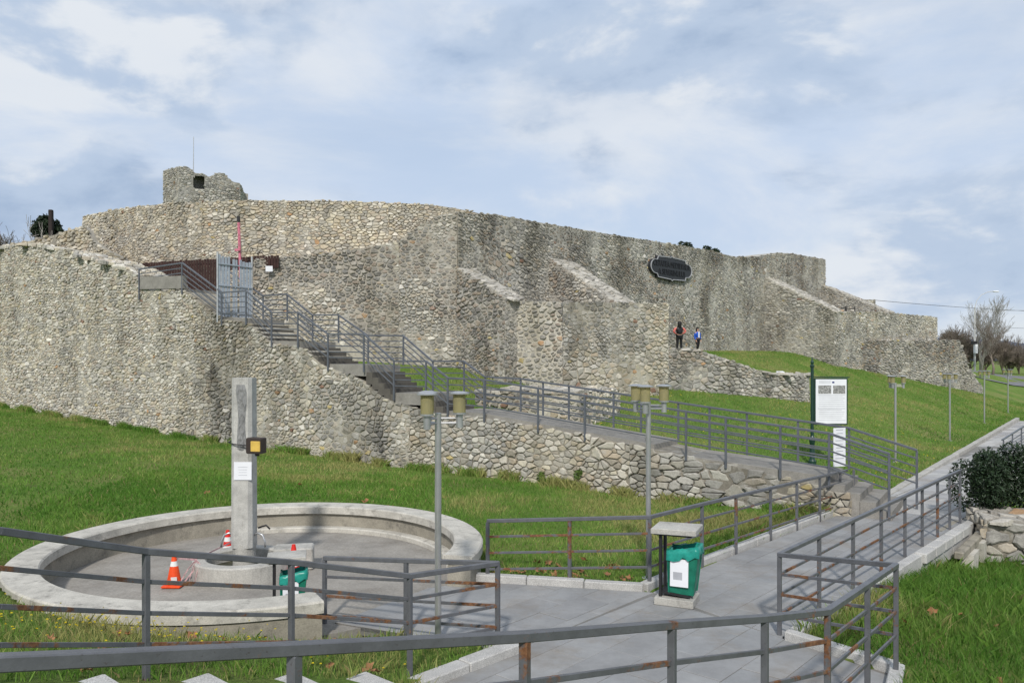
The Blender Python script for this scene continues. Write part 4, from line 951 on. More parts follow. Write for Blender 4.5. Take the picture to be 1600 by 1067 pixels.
# ------------------------------------------------------------------ information board on its green post
ib = thing('information_board', tuple(W(1269,722,24)), 'framed white information board hung from a dark green post with a finial', 'information board')
pb_ = W(1269,722,24); pb_.z = g1(pb_.x, pb_.y); hz = zat(558,24)-pb_.z
obj('post', MB().lathe(tuple(pb_), [(r_*.74, z_) for r_, z_ in [(.16,0),(.16,.14),(.11,.20),(.095,.28),(.12,.34),(.10,.5),(.085,.62),(.11,.70),(.125,.78),(.10,.86),(.065,.92),(.062,hz-.32)]], 16), M['darkgreen'], ib)
obj('finial', MB().lathe(tuple(pb_), [(r_*.74, z_) for r_, z_ in [(.062,hz-.32),(.085,hz-.30),(.085,hz-.25),(.05,hz-.22),(.07,hz-.15),(.035,hz-.08),(.01,hz)]], 14), M['darkgreen'], ib)
obj('hanging_arm', MB().bar(W(1269,588.5,24), W(1327,589.5,24), .04, .03), M['darkgreen'], ib)
bc = W(1298,627,24); bw, bh = 49/FX*24, 70/FX*24
obj('board_frame', MB().obox(bc, (1,.0,0), (0,1,0), (0,0,1), bw+.06, .05, bh+.06, .006), M['darkgreen'], ib)
bd = obj('board_sheet', MB().obox(bc-Vector((0,.029,0)), (1,0,0), (0,1,0), (0,0,1), bw-.02, .012, bh-.02), M['white'], ib)
yb = bc.y-.0365
def bq(x0, x1, y0, y1, m, nm): 
    a = W(x0, y0, 24); b = W(x1, y1, 24); obj(nm, MB().box((a.x, yb-.002, b.z), (b.x, yb, a.z)), m, bd)
bq(1278,1298,602,615,M['photo1'],'printed_photo'); bq(1301,1320,602,615,M['photo1'],'printed_photo'); bq(1299.5,1303,596,598.5,M['flag'],'printed_flag')
tl = MB()
for k, y in enumerate([595.5,597.5]): a = W(1279,y,24); b = W(1297,y+.6,24); tl.box((a.x,yb-.001,b.z),(b.x,yb,a.z))
for y in [619,622,625,628,631,634, 640,643,646,649,652]:
    a = W(1278.5,y,24); b = W(1319.5-random.uniform(0,6),y+.45,24); tl.box((a.x,yb-.001,b.z),(b.x,yb,a.z))
for y in (617,637,638.5,656): a = W(1277,y,24); b = W(1320,y+.35,24); tl.box((a.x,yb-.001,b.z),(b.x,yb,a.z))
obj('printed_lines', tl, M['paleink'], bd)
notice('railing_notice', LP(uE+.05, .86, zat(699,17.2)), (.93,.37,0), (0,0,1), .34, .85, 'tall white notice tied across the foot of the ramp railing', 9, .008, .7, start=.95)
# floodlights on the grass
def flood(px, py, d, label, s=.3):
    p = W(px, py, d); p.z = g1(p.x, p.y); t = thing('floodlight', tuple(p), label, 'floodlight', 'white ground floodlights')
    obj('housing', MB().obox(p+Vector((0,0,s*.62)), (1,.2,0), (-.2,1,.25), (0,-.25,1), s, s*.5, s*.7, .02), M['white'], t)
    obj('bracket', MB().bar(p-Vector((s*.4,0,.05)), p+Vector((-s*.4,0,s*.6)), .03, .05).bar(p+Vector((s*.4,0,-.05)), p+Vector((s*.4,0,s*.6)), .03, .05), M['silver'], t)
flood(1219,564,41.5,'white ground floodlight on the terrace grass, left of a pair',.42); flood(1241,564,41.5,'white ground floodlight on the terrace grass, right of a pair',.42); flood(1103,699,20.6,'low white ground floodlight on the grass just behind the ramp railing',.30)
# ------------------------------------------------------------------ plaque
sp = rs(1046); pp = rpt(sp, .10); pz_ = zat(420, pp.y); PW, PH = 4.55, 1.42
def plaque_outline(k):
    pts = []; hw, hh = PW/2*k, PH/2*k
    def arc(cx, cy, rx, ry, a0, a1, n=8):
        for i in range(n+1): a = R(a0+(a1-a0)*i/n); pts.append((cx+rx*math.cos(a), cy+ry*math.sin(a)))
    arc(hw-.42*k*1.5, 0, .63*k, hh*.62, -62, 62, 12)
    pts.append((hw*.70, hh*.60)); pts.append((hw*.66, hh*.86)); pts.append((hw*.30, hh*.92)); pts.append((hw*.06, hh*.93)); pts.append((0, hh*1.04)); pts.append((-hw*.06, hh*.93)); pts.append((-hw*.30, hh*.92)); pts.append((-hw*.66, hh*.86)); pts.append((-hw*.70, hh*.60))
    arc(-hw+.42*k*1.5, 0, .63*k, hh*.62, 118, 242, 12)
    pts.append((-hw*.70, -hh*.60)); pts.append((-hw*.66, -hh*.86)); pts.append((-hw*.06, -hh*.93)); pts.append((0, -hh*1.04)); pts.append((hw*.06, -hh*.93)); pts.append((hw*.66, -hh*.86)); pts.append((hw*.70, -hh*.60))
    return pts
pq = thing('wall_plaque', (pp.x, pp.y, pz_), 'dark scalloped plaque with black lettering and pale border high on the grey wall', 'plaque')
def on_wall(pts, off): return [Vector((pp.x, pp.y, pz_))+RD*x+RN*off+Vector((0,0,y)) for x, y in pts]
a_, b_ = plaque_outline(1.0), None
obj('plate', MB().loft(on_wall(a_, -.12), on_wall(a_, .06)), M['plaque'], pq)
n = len(a_); A1 = on_wall([(x*.985, y*.965) for x, y in a_], .064); A2 = on_wall([(x*.955, y*.90) for x, y in a_], .064)
A3 = on_wall([(x*.985, y*.965) for x, y in a_], .085); A4 = on_wall([(x*.955, y*.90) for x, y in a_], .085)
vs = A1+A2+A3+A4; fs = []
for i in range(n):
    j = (i+1) % n; fs += [(2*n+i, 2*n+j, 3*n+j, 3*n+i), (i, j, 2*n+j, 2*n+i), (n+j, n+i, 3*n+i, 3*n+j)]
obj('border', (vs, fs), M['plaqueedge'], pq)
def letters(txt, x, y, size, xs):
    cu = bpy.data.curves.new('t', 'FONT'); cu.body = txt; cu.align_x = 'CENTER'; cu.align_y = 'CENTER'; cu.size = size; cu.extrude = .012; cu.resolution_u = 3
    o = bpy.data.objects.new('t', cu); C.objects.link(o); dg = bpy.context.evaluated_depsgraph_get(); me = bpy.data.meshes.new_from_object(o.evaluated_get(dg))
    bpy.data.objects.remove(o); v = [Vector((pp.x,pp.y,pz_))+RD*(x+p.co.x*xs)+Vector((0,0,y+p.co.y))+RN*(.075+p.co.z) for p in me.vertices]
    obj('lettering', ([tuple(q) for q in v], [tuple(f.vertices) for f in me.polygons]), M['letter'], pq); bpy.data.meshes.remove(me)
letters('CETATEA MEDIEVAL\u0102', 0, .19, .46, .88); letters('A SEVERINULUI', 0, -.26, .46, .92)

# ------------------------------------------------------------------ bridge, culvert and low wall on the right
cv = thing('culvert', (8.6,14.7,-.4), 'small stone culvert mouth under the walkway edge beside the low wall', 'culvert')
pd = (Vector((8.98,15.7,0))-Vector((3.17,9.3,0))).normalized(); pn = Vector((pd.y,-pd.x,0))
def cp(s_, o_, z): q = Vector((8.62,15.1,z))+pd*s_+pn*o_; return q
for i in range(5): obj('edge_block', MB().obox(cp(-2.6+i*.62, .06, -.01), pd, pn, (0,0,1), .58, .20, .18, .02), M['granite'], cv)
obj('lintel', MB().bar(cp(-1.25,.26,-.24), cp(.55,.26,-.14), .16, .14, bev=.02), M['wallc'], cv)
obj('pier', MB().loft([cp(-.95,.2,-.9),cp(-.62,.2,-.9),cp(-.62,.42,-.9),cp(-.95,.42,-.9)], [cp(-.85,.2,-.28),cp(-.42,.2,-.24),cp(-.42,.42,-.24),cp(-.85,.42,-.28)]), M['rim'], cv)
obj('pier', MB().loft([cp(.10,.2,-.9),cp(.36,.2,-.9),cp(.36,.42,-.9),cp(.10,.42,-.9)], [cp(-.06,.2,-.2),cp(.36,.2,-.16),cp(.36,.42,-.16),cp(-.06,.42,-.2)]), M['rim'], cv)
obj('back_wall', MB().obox(cp(-.9,-.25,-.45), pd, pn, (0,0,1), 3.6, .1, .9), M['wallc'], cv)
w = Wall('low_wall', (10.5,15,-.4), 'low rough pale stone wall with a flat slab top below the dark hedge', 'wall')
A, B = (9.02,15.0), (14.5,13.3)
seg(w, A, B, [(0,.22),(.5,.21),(1,.18)], [(0,-1.0),(1,-1.0)], seed=90, su=.30, sv=.16, pal='grey', mortar=(150,143,130), prot=.04, joint=.018, thick=1.2, rag=.02, wob=.01, mixpal=('pale', .0))
Ud = (Vector((*B,0))-Vector((*A,0))).normalized(); Nd = Vector((-Ud.y,Ud.x,0))
w.facade(Vector((*A,.20)), Ud, Nd+Vector((0,0,.07)), [(0,1.25),(5.6,1.25)], [(0,0),(5.6,0)], .42, .30, 'slab', mortar=(150,143,130), prot=.03, joint=.018, seed=91, thick=.15, wob=.0)
w.facade(Vector((9.02,15.0,0))+Nd*1.2, -Nd, (0,0,1), [(0,.24),(1.2,.22)], [(0,-1.0),(1.2,-1.0)], .33, .18, 'pale', mortar=(128,120,104), prot=.06, joint=.02, seed=92, thick=.5)
w.finish()
# ------------------------------------------------------------------ plants
def leaf_cloud(blobs, n, size, seed, normal_out=.5):
    r_ = np.random.default_rng(seed); out = []
    cs = np.array([b[:3] for b in blobs]); rs_ = np.array([b[3:6] for b in blobs]); wts = np.prod(rs_, 1)**.7; wts /= wts.sum()
    k = r_.choice(len(blobs), n, p=wts); d = r_.normal(size=(n,3)); d /= np.linalg.norm(d, axis=1)[:,None]; rad = r_.uniform(.45,1.05,n)**.6
    c = cs[k]+d*rs_[k]*rad[:,None]; t = r_.normal(size=(n,3)); nn = d*normal_out+r_.normal(size=(n,3))*.6; nn /= np.linalg.norm(nn, axis=1)[:,None]
    t -= nn*(t*nn).sum(1)[:,None]; t /= np.linalg.norm(t, axis=1)[:,None]; b = np.cross(nn, t); s = size*r_.uniform(.6,1.3,n)[:,None]
    V = np.stack([c-t*s, c-b*s*.42+nn*s*.1, c+t*s, c+b*s*.42+nn*s*.1], 1).reshape(-1,3); F = np.arange(4*n).reshape(-1,4); return V, F
def np_part(name, V, F, mat, parent, smooth=False):
    o = np_mesh(name, V, F, mat, smooth=smooth); o.parent = parent; o.matrix_parent_inverse = Matrix.Translation(-Vector(parent.location)); return o
hg = thing('hedge', (11.5,16.6,0), 'dense dark evergreen hedge growing behind the low stone wall', 'hedge')
rr = random.Random(9); bl_ = []
for i in range(46):
    x = 9.35+i*.115+rr.uniform(-.1,.1); yc = 16.2-.28*(x-9.4)*.4+rr.uniform(-.35,.5); hh = 1.05+.28*min(1,(x-9.2)/1.5)+.12*math.sin(i*.9); bl_.append((x, yc, .22+hh*.5+rr.uniform(-.1,.12), .30, .42, hh*.5))
V, F = leaf_cloud(bl_, 52000, .040, 3, .35); np_part('foliage', V, F, M['hedge'], hg)
for i in range(8): x = 9.6+i*.6; obj('stem', MB().tube([(x,16.1,-.1),(x+.05,16.1,.4),(x+.1,16.15,.9)], [.03,.022,.012], 5), M['bark'], hg)
def grow(mb, p, d, L, r, lev, rd, spread=.55, up=.18, seg=3, wob=.14, kids=(2,4), minr=.006):
    pts = [Vector(p)]; rad = [r]; q = Vector(p); dd = Vector(d).normalized()
    for i in range(seg):
        dd = (dd+Vector((rd.gauss(0,wob), rd.gauss(0,wob), rd.gauss(0,wob)+up*.3))).normalized(); q = q+dd*(L/seg); pts.append(q.copy()); rad.append(max(minr, r*(1-.5*(i+1)/seg)))
    mb.tube(pts, rad, 5 if lev > 2 else 3, cap=False)
    if lev <= 0: return
    for k in range(rd.randint(*kids)):
        i = rd.randint(1, seg); nd = (dd+Vector((rd.gauss(0,spread), rd.gauss(0,spread), rd.gauss(0,spread*.7)+up))).normalized()
        grow(mb, pts[i], nd, L*rd.uniform(.55,.82), max(minr, rad[i]*.68), lev-1, rd, spread, up, seg, wob, kids, minr)
    grow(mb, pts[-1], dd, L*.78, max(minr, rad[-1]*.9), lev-1, rd, spread, up, seg, wob, kids, minr)
def bare_tree(name, px, d, ytop, label, seed, mat, levels=5, trunk=.16, group=None, stems=1, spread=.5, minr=.012, kids=(2,3), up=.22):
    x = (px-CX)/FX*d; z = g1(x, d); H = zat(ytop, d)-z; rd_ = random.Random(seed); t = thing(name, (x, d, z), label, 'tree', group)
    tk = MB(); tk.tube([(x,d,z-.2),(x+.02*H,d,z+H*.12),(x,d,z+H*.22)], [trunk, trunk*.8, trunk*.7], 7); obj('trunk', tk, mat, t, smooth=True)
    mb = MB()
    for k in range(stems): grow(mb, (x, d, z+H*(.2 if stems < 3 else .03)), (rd_.gauss(0,.28), rd_.gauss(0,.28), 1), H*.27, trunk*.62, levels, rd_, spread, up, 3, .13, kids, minr)
    zs_ = max(v[2] for v in mb.v); k = H/(zs_-z)
    mb.v = [(x+(v[0]-x)*k, d+(v[1]-d)*k, z+(v[2]-z)*k) for v in mb.v]
    obj('crown', mb, mat, t); return t
GRP = 'bare trees beyond the fortress'
bare_tree('bare_tree', 1532, 90, 462, 'tall pale leafless tree with a fine spreading crown beside the street lamp', 5, M['palebark'], 6, .2, GRP, 3, .42, .011, (2,2))
bare_tree('bare_tree', 1551, 84, 500, 'dark rounded leafless tree in front of the tall pale tree', 8, M['brownbark'], 5, .15, GRP, 2, .6, .011, (2,3))
shr = [(1473,96,520),(1486,93,505),(1497,94,515),(1508,98,508),(1516,95,520),(1567,92,528),(1580,95,535),(1592,93,540),(1604,96,538),(1540,99,530),(1478,88,540),(1500,88,545),(1575,101,520)]
for i, (px, d, yt) in enumerate(shr): bare_tree('bare_shrub', px, d, yt, 'brown leafless thicket shrub beyond the road end of the fortress', 30+i, M['brownbark'], 4, .08, 'brown thicket shrubs by the road', 6, .5, .012, (3,4))
bare_tree('bare_tree', 4, 62, 345, 'dark leafless tree top showing above the left wall', 12, M['bark'], 6, .16, GRP, 3, .5, .014)
bare_tree('bare_shrub', 100, 47, 336, 'grey leafless shrub on the wall top beside the evergreen bush', 14, M['palebark'], 5, .06, GRP, 4, .6, .010)
eb = thing('evergreen_bush', (-27.5,46,8), 'small round dark evergreen bush on the wall top beside a timber post', 'bush')
cB = W(70,354,46); V, F = leaf_cloud([(cB.x+dx, cB.y+dy, cB.z+dz, r_, r_, r_*.95) for dx, dy, dz, r_ in ((-.2,0,-.1,.55),(.35,.1,0,.5),(.0,.1,.3,.45),(-.4,0,-.3,.4),(.6,0,-.35,.45))], 2600, .12, 6); np_part('foliage', V, F, M['pine'], eb)
obj('stem', MB().tube([(cB.x,cB.y,cB.z-3),(cB.x,cB.y,cB.z)], [.09,.05], 6), M['bark'], eb)
tag(obj('timber_post', MB().bar(W(80,385,45.5), W(79.5,328,45.5), .22, .22, bev=.03), M['darkpole']), 'dark upright timber post beside the small evergreen bush', 'post')
def conifer(px, py, d, label, seed):
    tp = W(px, py, d); z0 = g1(tp.x, d); t = thing('pine_tree', (tp.x, d, z0), label, 'tree', 'pine tops behind the grey wall'); rd_ = random.Random(seed); bl = []
    H = tp.z-z0; obj('trunk', MB().tube([(tp.x,d,z0-.2),(tp.x,d,tp.z-.2)], [.16,.03], 6), M['bark'], t)
    for k in range(30):
        f = rd_.random(); rr_ = .25+1.5*(1-f)*.8; a = rd_.uniform(0,6.28); r2 = rr_*rd_.uniform(.2,.8); bl.append((tp.x+r2*math.cos(a), d+r2*math.sin(a), z0+H*(.45+.55*f)-.25, .34, .34, .22))
    V, F = leaf_cloud(bl, 5000, .10, seed); np_part('crown', V, F, M['pine'], t)
conifer(1071, 375, 56, 'taller dark pine tip showing above the grey wall beyond the plaque', 3)
conifer(1104, 383, 57, 'lower pine tip showing above the grey wall, right of the taller one', 4)
conifer(1115, 386, 58, 'lowest pine tip showing above the grey wall', 5)
# street lamp, cables
sl = thing('street_lamp', tuple(W(1523,585,88)), 'tall pale street lamp with a long curved arm beside the bare trees', 'street lamp')
b0 = W(1523,585,88); zb = g1(b0.x, 88)
obj('post', MB().tube([(b0.x,88,zb-.2),(b0.x,88,zat(480,88))], [.12,.07], 10), M['lamppost'], sl)
obj('arm', MB().tube([W(1523,482,88),W(1526,470,88),W(1533,461,88),W(1543,456.5,88),W(1553,455,88)], .04, 8), M['lamppost'], sl)
obj('lantern', MB().obox(W(1556,455.5,88), (1,0,-.02), (0,1,0), (0,0,1), .62, .30, .16, .05), M['white'], sl)
obj('post_box', MB().bar(W(1524.5,552,87.7), W(1524.5,538,87.7), .3, .34), M['white'], sl); obj('post_band', MB().bar(W(1522,538,87.8), W(1522,533,87.8), .45, .4), M['black'], sl)
def cable(a, b, sag, label):
    pts = [a.lerp(b, i/16)-Vector((0,0,sag*4*(i/16)*(1-i/16))) for i in range(17)]; tag(obj('overhead_cable', MB().tube(pts, .02, 5), M['wire']), label, 'cable', 'overhead cables')
cable(W(1366,469,66), W(1640,487,100), .15, 'thin overhead cable running from the short pale wall past the trees')
cable(W(1560,485,110), W(1700,484,110), .05, 'thin level overhead cable right of the tall pale tree')
cable(W(1575,512,110), W(1700,515,110), .05, 'lower level overhead cable right of the tall pale tree')
# iron brackets on the outwork top
for i, px in enumerate((1314, 1329)):
    p = W(px, 482, 55.5); obj_ = MB().bar(p-Vector((.3,0,0)), p+Vector((.3,0,0)), .05, .05).bar(p-Vector((.3,0,.3)), p-Vector((.3,0,-.15)), .05, .05).bar(p+Vector((.3,0,-.3)), p+Vector((.3,0,.15)), .05, .05)
    tag(obj('iron_bracket', obj_, M['black']), 'small dark iron bracket standing on the outwork wall top', 'bracket', 'iron brackets on the outwork')
# ------------------------------------------------------------------ people
def skin_mesh(name, verts, edges, radii, mat, parent, sub=2, roots=(0,)):
    me = bpy.data.meshes.new(name); me.from_pydata([tuple(v) for v in verts], edges, []); me.materials.append(mat); o = bpy.data.objects.new(name, me); C.objects.link(o)
    o.modifiers.new('skin', 'SKIN'); me.skin_vertices if me.skin_vertices else None
    for i, r_ in enumerate(radii): me.skin_vertices[0].data[i].radius = (r_, r_) if not isinstance(r_, tuple) else r_
    for i in range(len(verts)): me.skin_vertices[0].data[i].use_root = i in roots
    m = o.modifiers.new('sub', 'SUBSURF'); m.levels = sub; m.render_levels = sub
    dg = bpy.context.evaluated_depsgraph_get(); dg.update(); me2 = bpy.data.meshes.new_from_object(o.evaluated_get(dg)); me2.name = name
    bpy.data.objects.remove(o); o = bpy.data.objects.new(name, me2); C.objects.link(o); me2.polygons.foreach_set('use_smooth', [True]*len(me2.polygons))
    if not me2.materials: me2.materials.append(mat)
    o.parent = parent; return o
def person(loc, rz, H, label, joints, top, sleeve, legm, shoe, shirt=None, longhair=True, vest=False):
    t = thing('person', (0,0,0), label, 'person', 'visitors on the terrace'); k = H/1.65
    J = {n: Vector(p)*k for n, p in joints.items()}
    base = ['pelvis','spine','chest','neck','head0','head1','lsh','lel','lwr','lha','rsh','rel','rwr','rha','lhip','lkn','lan','lto','rhip','rkn','ran','rto']
    rad = dict(pelvis=.115,spine=.10,chest=.115,neck=.05,head0=.084,head1=.092,lsh=.055,lel=.040,lwr=.028,lha=.034,lhip=.085,lkn=.056,lan=.040,lto=.036)
    for a in ('sh','el','wr','ha','hip','kn','an','to'): rad['r'+a] = rad['l'+a]
    E = [('pelvis','spine'),('spine','chest'),('chest','neck'),('neck','head0'),('head0','head1'),('chest','lsh'),('lsh','lel'),('lel','lwr'),('lwr','lha'),('chest','rsh'),('rsh','rel'),('rel','rwr'),('rwr','rha'),('pelvis','lhip'),('lhip','lkn'),('lkn','lan'),('lan','lto'),('pelvis','rhip'),('rhip','rkn'),('rkn','ran'),('ran','rto')]
    V = [J[n] for n in base]; Rr = [rad[n]*k for n in base]; Ed = [(base.index(a), base.index(b)) for a, b in E]; roots = [0]
    for sgn in 'lr':                                    # five fingers on each hand
        h = J[sgn+'ha']; d = (h-J[sgn+'wr']).normalized(); sdv = d.cross(Vector((0,1,.2))).normalized()
        for q, (of, ln) in enumerate(((-.024,.062),(-.008,.075),(.008,.072),(.024,.055),(-.036,.045))):
            b = h+sdv*of*k; o = len(V); dd = d if q < 4 else (d*.6-sdv*.8).normalized(); V += [b, b+dd*ln*.55*k, b+dd*ln*.9*k+Vector((0,-.014*k,-.012*k))]; Rr += [.0085*k]*3; Ed += [(o,o+1),(o+1,o+2)]; roots.append(o)
    skin_mesh('body', V, Ed, Rr, M['skin'], t, 2, tuple(roots))
    def cloth(nm, names, edges, grow_, mat): skin_mesh(nm, [J[n] for n in names], [(names.index(a), names.index(b)) for a, b in edges], [(rad[n]+grow_)*k for n in names], mat, t, 2)
    cloth('trousers', ['pelvis','lhip','lkn','lan','rhip','rkn','ran'], [('pelvis','lhip'),('lhip','lkn'),('lkn','lan'),('pelvis','rhip'),('rhip','rkn'),('rkn','ran')], .014, legm)
    cloth('jacket', ['pelvis','spine','chest','lsh','rsh'], [('pelvis','spine'),('spine','chest'),('chest','lsh'),('chest','rsh')], .058, top)
    for s_ in 'lr':
        cloth('sleeve', [s_+'sh', s_+'el', s_+'wr'], [(s_+'sh', s_+'el'), (s_+'el', s_+'wr')], .022, sleeve); cloth('shoe', [s_+'an', s_+'to'], [(s_+'an', s_+'to')], .016, shoe)
    h = (J['head0']+J['head1'])/2
    hb = MB(); hb.lathe((0,0,0), [(.03,-.36 if longhair else -.1),(.10,-.26),(.105,-.08),(.112,.03),(.10,.09),(.06,.13),(.01,.145)], 14)
    hb.v = [(h.x+v[0]*k*1.0, h.y+(v[1]*.82+.058)*k, h.z+v[2]*k) for v in hb.v]; hb.f = hb.f
    obj('hair', hb, M['hair'], t, smooth=True)
    f = MB()
    for sx in (-.03,.03): f.obox((h.x+sx*k, h.y-.083*k, h.z+.0*k), (1,0,0), (0,1,0), (0,0,1), .018*k, .008*k, .008*k)
    f.obox((h.x, h.y-.078*k, h.z-.055*k), (1,0,0), (0,1,0), (0,0,1), .035*k, .01*k, .007*k); obj('face_features', f, M['hair'], t)
    obj('nose', MB().obox((h.x, h.y-.088*k, h.z-.022*k), (1,0,0), (0,1,.3), (0,-.3,1), .02*k, .025*k, .035*k, .006*k), M['skin'], t)
    if shirt:
        c = (J['chest']+J['spine'])/2; obj('shirt_front', MB().obox((c.x, c.y-.135*k, c.z), (1,0,0), (0,1,0), (0,0,1), .10*k, .05*k, .42*k, .02*k), shirt, t)
    t.location = loc; t.rotation_euler = (0,0,R(rz)); t['_w'] = 0
    for c_ in t.children: c_.matrix_parent_inverse = Matrix()
    return t
jw = dict(pelvis=(0,0,.92),spine=(0,0,1.08),chest=(0,0,1.27),neck=(0,0,1.40),head0=(0,-.01,1.47),head1=(0,-.01,1.55),lsh=(-.18,0,1.31),lel=(-.34,.06,1.10),lwr=(-.17,-.02,.98),lha=(-.12,-.08,.96),rsh=(.18,0,1.31),rel=(.34,.06,1.10),rwr=(.17,-.02,.98),rha=(.12,-.08,.96),
    lhip=(-.09,0,.85),lkn=(-.10,-.02,.47),lan=(-.11,.02,.09),lto=(-.12,-.11,.045),rhip=(.09,0,.85),rkn=(.10,-.03,.47),ran=(.12,.0,.09),rto=(.14,-.13,.045))
jc = dict(pelvis=(0,0,.90),spine=(0,0,1.06),chest=(0,-.01,1.25),neck=(0,-.01,1.38),head0=(.01,-.02,1.45),head1=(.01,-.02,1.53),lsh=(-.17,0,1.28),lel=(-.23,.02,1.03),lwr=(-.20,-.08,.82),lha=(-.19,-.11,.75),rsh=(.17,0,1.28),rel=(.23,.06,1.04),rwr=(.24,.0,.83),rha=(.24,-.03,.76),
    lhip=(-.09,0,.83),lkn=(-.10,-.13,.47),lan=(-.10,-.05,.10),lto=(-.10,-.17,.05),rhip=(.09,0,.83),rkn=(.10,.05,.46),ran=(.10,.22,.12),rto=(.10,.14,.05))
def ground_pt(px, d): x = (px-CX)/FX*d; return (x, d, g1(x, d)+.01)
pw = ground_pt(1061.5, 42.5); pk = ground_pt(1090, 40.0)
hp = CAMZ-(502-HY)/FX*42.5-pw[2]; hk = CAMZ-(511-HY)/FX*40.0-pk[2]
person(pw, 185, min(1.75, max(1.5, hp)), 'person in a black vest with coral sleeves, back turned, hands on hips', jw, M['vest'], M['pink'], M['trouser'], M['shoe'])
person(pk, 25, min(1.62, max(1.1, hk)), 'smaller person in a blue jacket over a white shirt, walking on the terrace', jc, M['blue'], M['blue'], M['trouser'], M['black'], shirt=M['white'])
# ------------------------------------------------------------------ grass, weeds, fallen leaves
def exclude(x, y):
    e = paved(x, y, .10) | (np.hypot(x-POOL.x, y-POOL.y) < PR+.03)
    off = x*LN.x+(y-F0)*LN.y; e |= (off > -.03) & (off < 1.72) & (x < 8.3)
    e |= (((x+1.36)*sd2.x+(y-7.5)*sd2.y) < .02) & (((x+1.36)*sn2.x+(y-7.5)*sn2.y) > -.02)          # granite steps
    q = (x-9.02)*Ud.x+(y-15.0)*Ud.y; r_ = (x-9.02)*Nd.x+(y-15)*Nd.y; e |= (q > -.1) & (r_ > -.08) & (r_ < 1.3)
    return e
def sample(n, x0, x1, y0, y1):
    x = rng.uniform(x0, x1, n); y = rng.uniform(y0, y1, n); px = CX+FX*x/y; k = (px > -80) & (px < 1680) & ~exclude(x, y); return x[k], y[k]
def blades(x, y, hlo, hhi, wid, tint=0.0, bend=.5, tone=.98):
    n = len(x); z = ground(x, y)-.01
    pn_ = np.array([mnoise.noise(Vector((a*.55, b*.55, 2.0))) for a, b in zip(x[::1], y[::1])]) if n < 400000 else np.zeros(n)
    fine = np.array([mnoise.noise(Vector((a*2.2, b*2.2, 7.0))) for a, b in zip(x, y)])
    h = rng.uniform(hlo, hhi, n)*(1+.5*pn_+.35*fine); w = wid*rng.uniform(.6,1.3,n); a = rng.uniform(0, 2*np.pi, n); b = rng.uniform(0, 2*np.pi, n); lean = rng.uniform(.1, bend*1.4, n)*h
    dx, dy = np.cos(a)*w, np.sin(a)*w; lx, ly = np.cos(b)*lean, np.sin(b)*lean
    base = np.stack([x, y, z], -1); s = np.stack([dx, dy, 0*dx], -1); mid = base+np.stack([lx*.35, ly*.35, h*.6], -1); tip = base+np.stack([lx, ly, h], -1)
    V = np.stack([base-s, base+s, mid+s*.7, tip, mid-s*.7], 1).reshape(-1,3); F = np.arange(5*n).reshape(-1,5)
    big = np.array([mnoise.noise(Vector((a*.16, b*.16, 5.0))) for a, b in zip(x, y)])
    m = np.clip(.44+.7*pn_+.4*fine+.06+.75*big+rng.normal(0,.16,n)+tint, 0, 1)[:,None]
    lo = np.array([.088,.205,.028]); mi = np.array([.160,.290,.048]); hi = np.array([.36,.35,.13])
    c = np.where(m < .6, lo+(mi-lo)*(m/.6), mi+(hi-mi)*((m-.6)/.4)); dry = rng.random(n) < .025; c[dry] = (.34,.28,.13)
    c = c*tone*rng.uniform(.75,1.25,n)[:,None]; Cc = np.repeat(np.concatenate([c, np.ones((n,1))], 1), 5, 0); return V, F, Cc
def grass_obj(name, label, parts):
    Vs, Fs, Cs, o = [], [], [], 0
    for V, F, Cc in parts: Vs.append(V); Fs.append(F+o); Cs.append(Cc); o += len(V)
    g_ = np_mesh(name, np.concatenate(Vs), np.concatenate(Fs), M['grass'], np.concatenate(Cs), smooth=False); tag(g_, label, 'grass', kind='stuff')
parts = []
x, y = sample(90000, 3.3, 16, 6.5, 16.5); parts.append(blades(x, y, .10, .24, .0052, -.08, .8, .84))
x, y = sample(26000, -8, 0.2, 4.3, 9.6); parts.append(blades(x, y, .05, .15, .0045, .05, .7, .92))
grass_obj('near_grass', 'long fresh green grass in the foreground beside the railings', parts)
parts = []
x, y = sample(75000, -9, 8, 11, 20.5); k = (x*LN.x+(y-F0)*LN.y) < 0; parts.append(blades(x[k], y[k], .05, .13, .006, -.05, .7))
x, y = sample(110000, -26, -2, 14, 38); k = (x*LN.x+(y-F0)*LN.y) < 0; parts.append(blades(x[k], y[k], .04, .11, .010, .08, .7))
n_ = 26000; uu = rng.uniform(fu(-60), fu(1310), n_); oo = -np.abs(rng.normal(0, .14, n_))-.02; x = LD.x*uu+LN.x*oo; y = F0+LD.y*uu+LN.y*oo; kk_ = np.array([mnoise.noise(Vector((a*.9, 0, 4))) for a in uu]) > -.12; kk_ &= ~exclude(x, y)
parts.append(blades(x[kk_], y[kk_], .10, .30, .008, .12, .8))          # taller growth against the wall foot
grass_obj('lawn_grass', 'mown green lawn between the round pool and the stair wall', parts)
parts = []
x, y = sample(220000, -4, 45, 17, 62); k = (x*LN.x+(y-F0)*LN.y) > 1.6; parts.append(blades(x[k], y[k], .05, .12, .013, .05, .7))
grass_obj('bank_grass', 'green grass covering the bank between the ramp, the terrace wall and the footpath', parts)
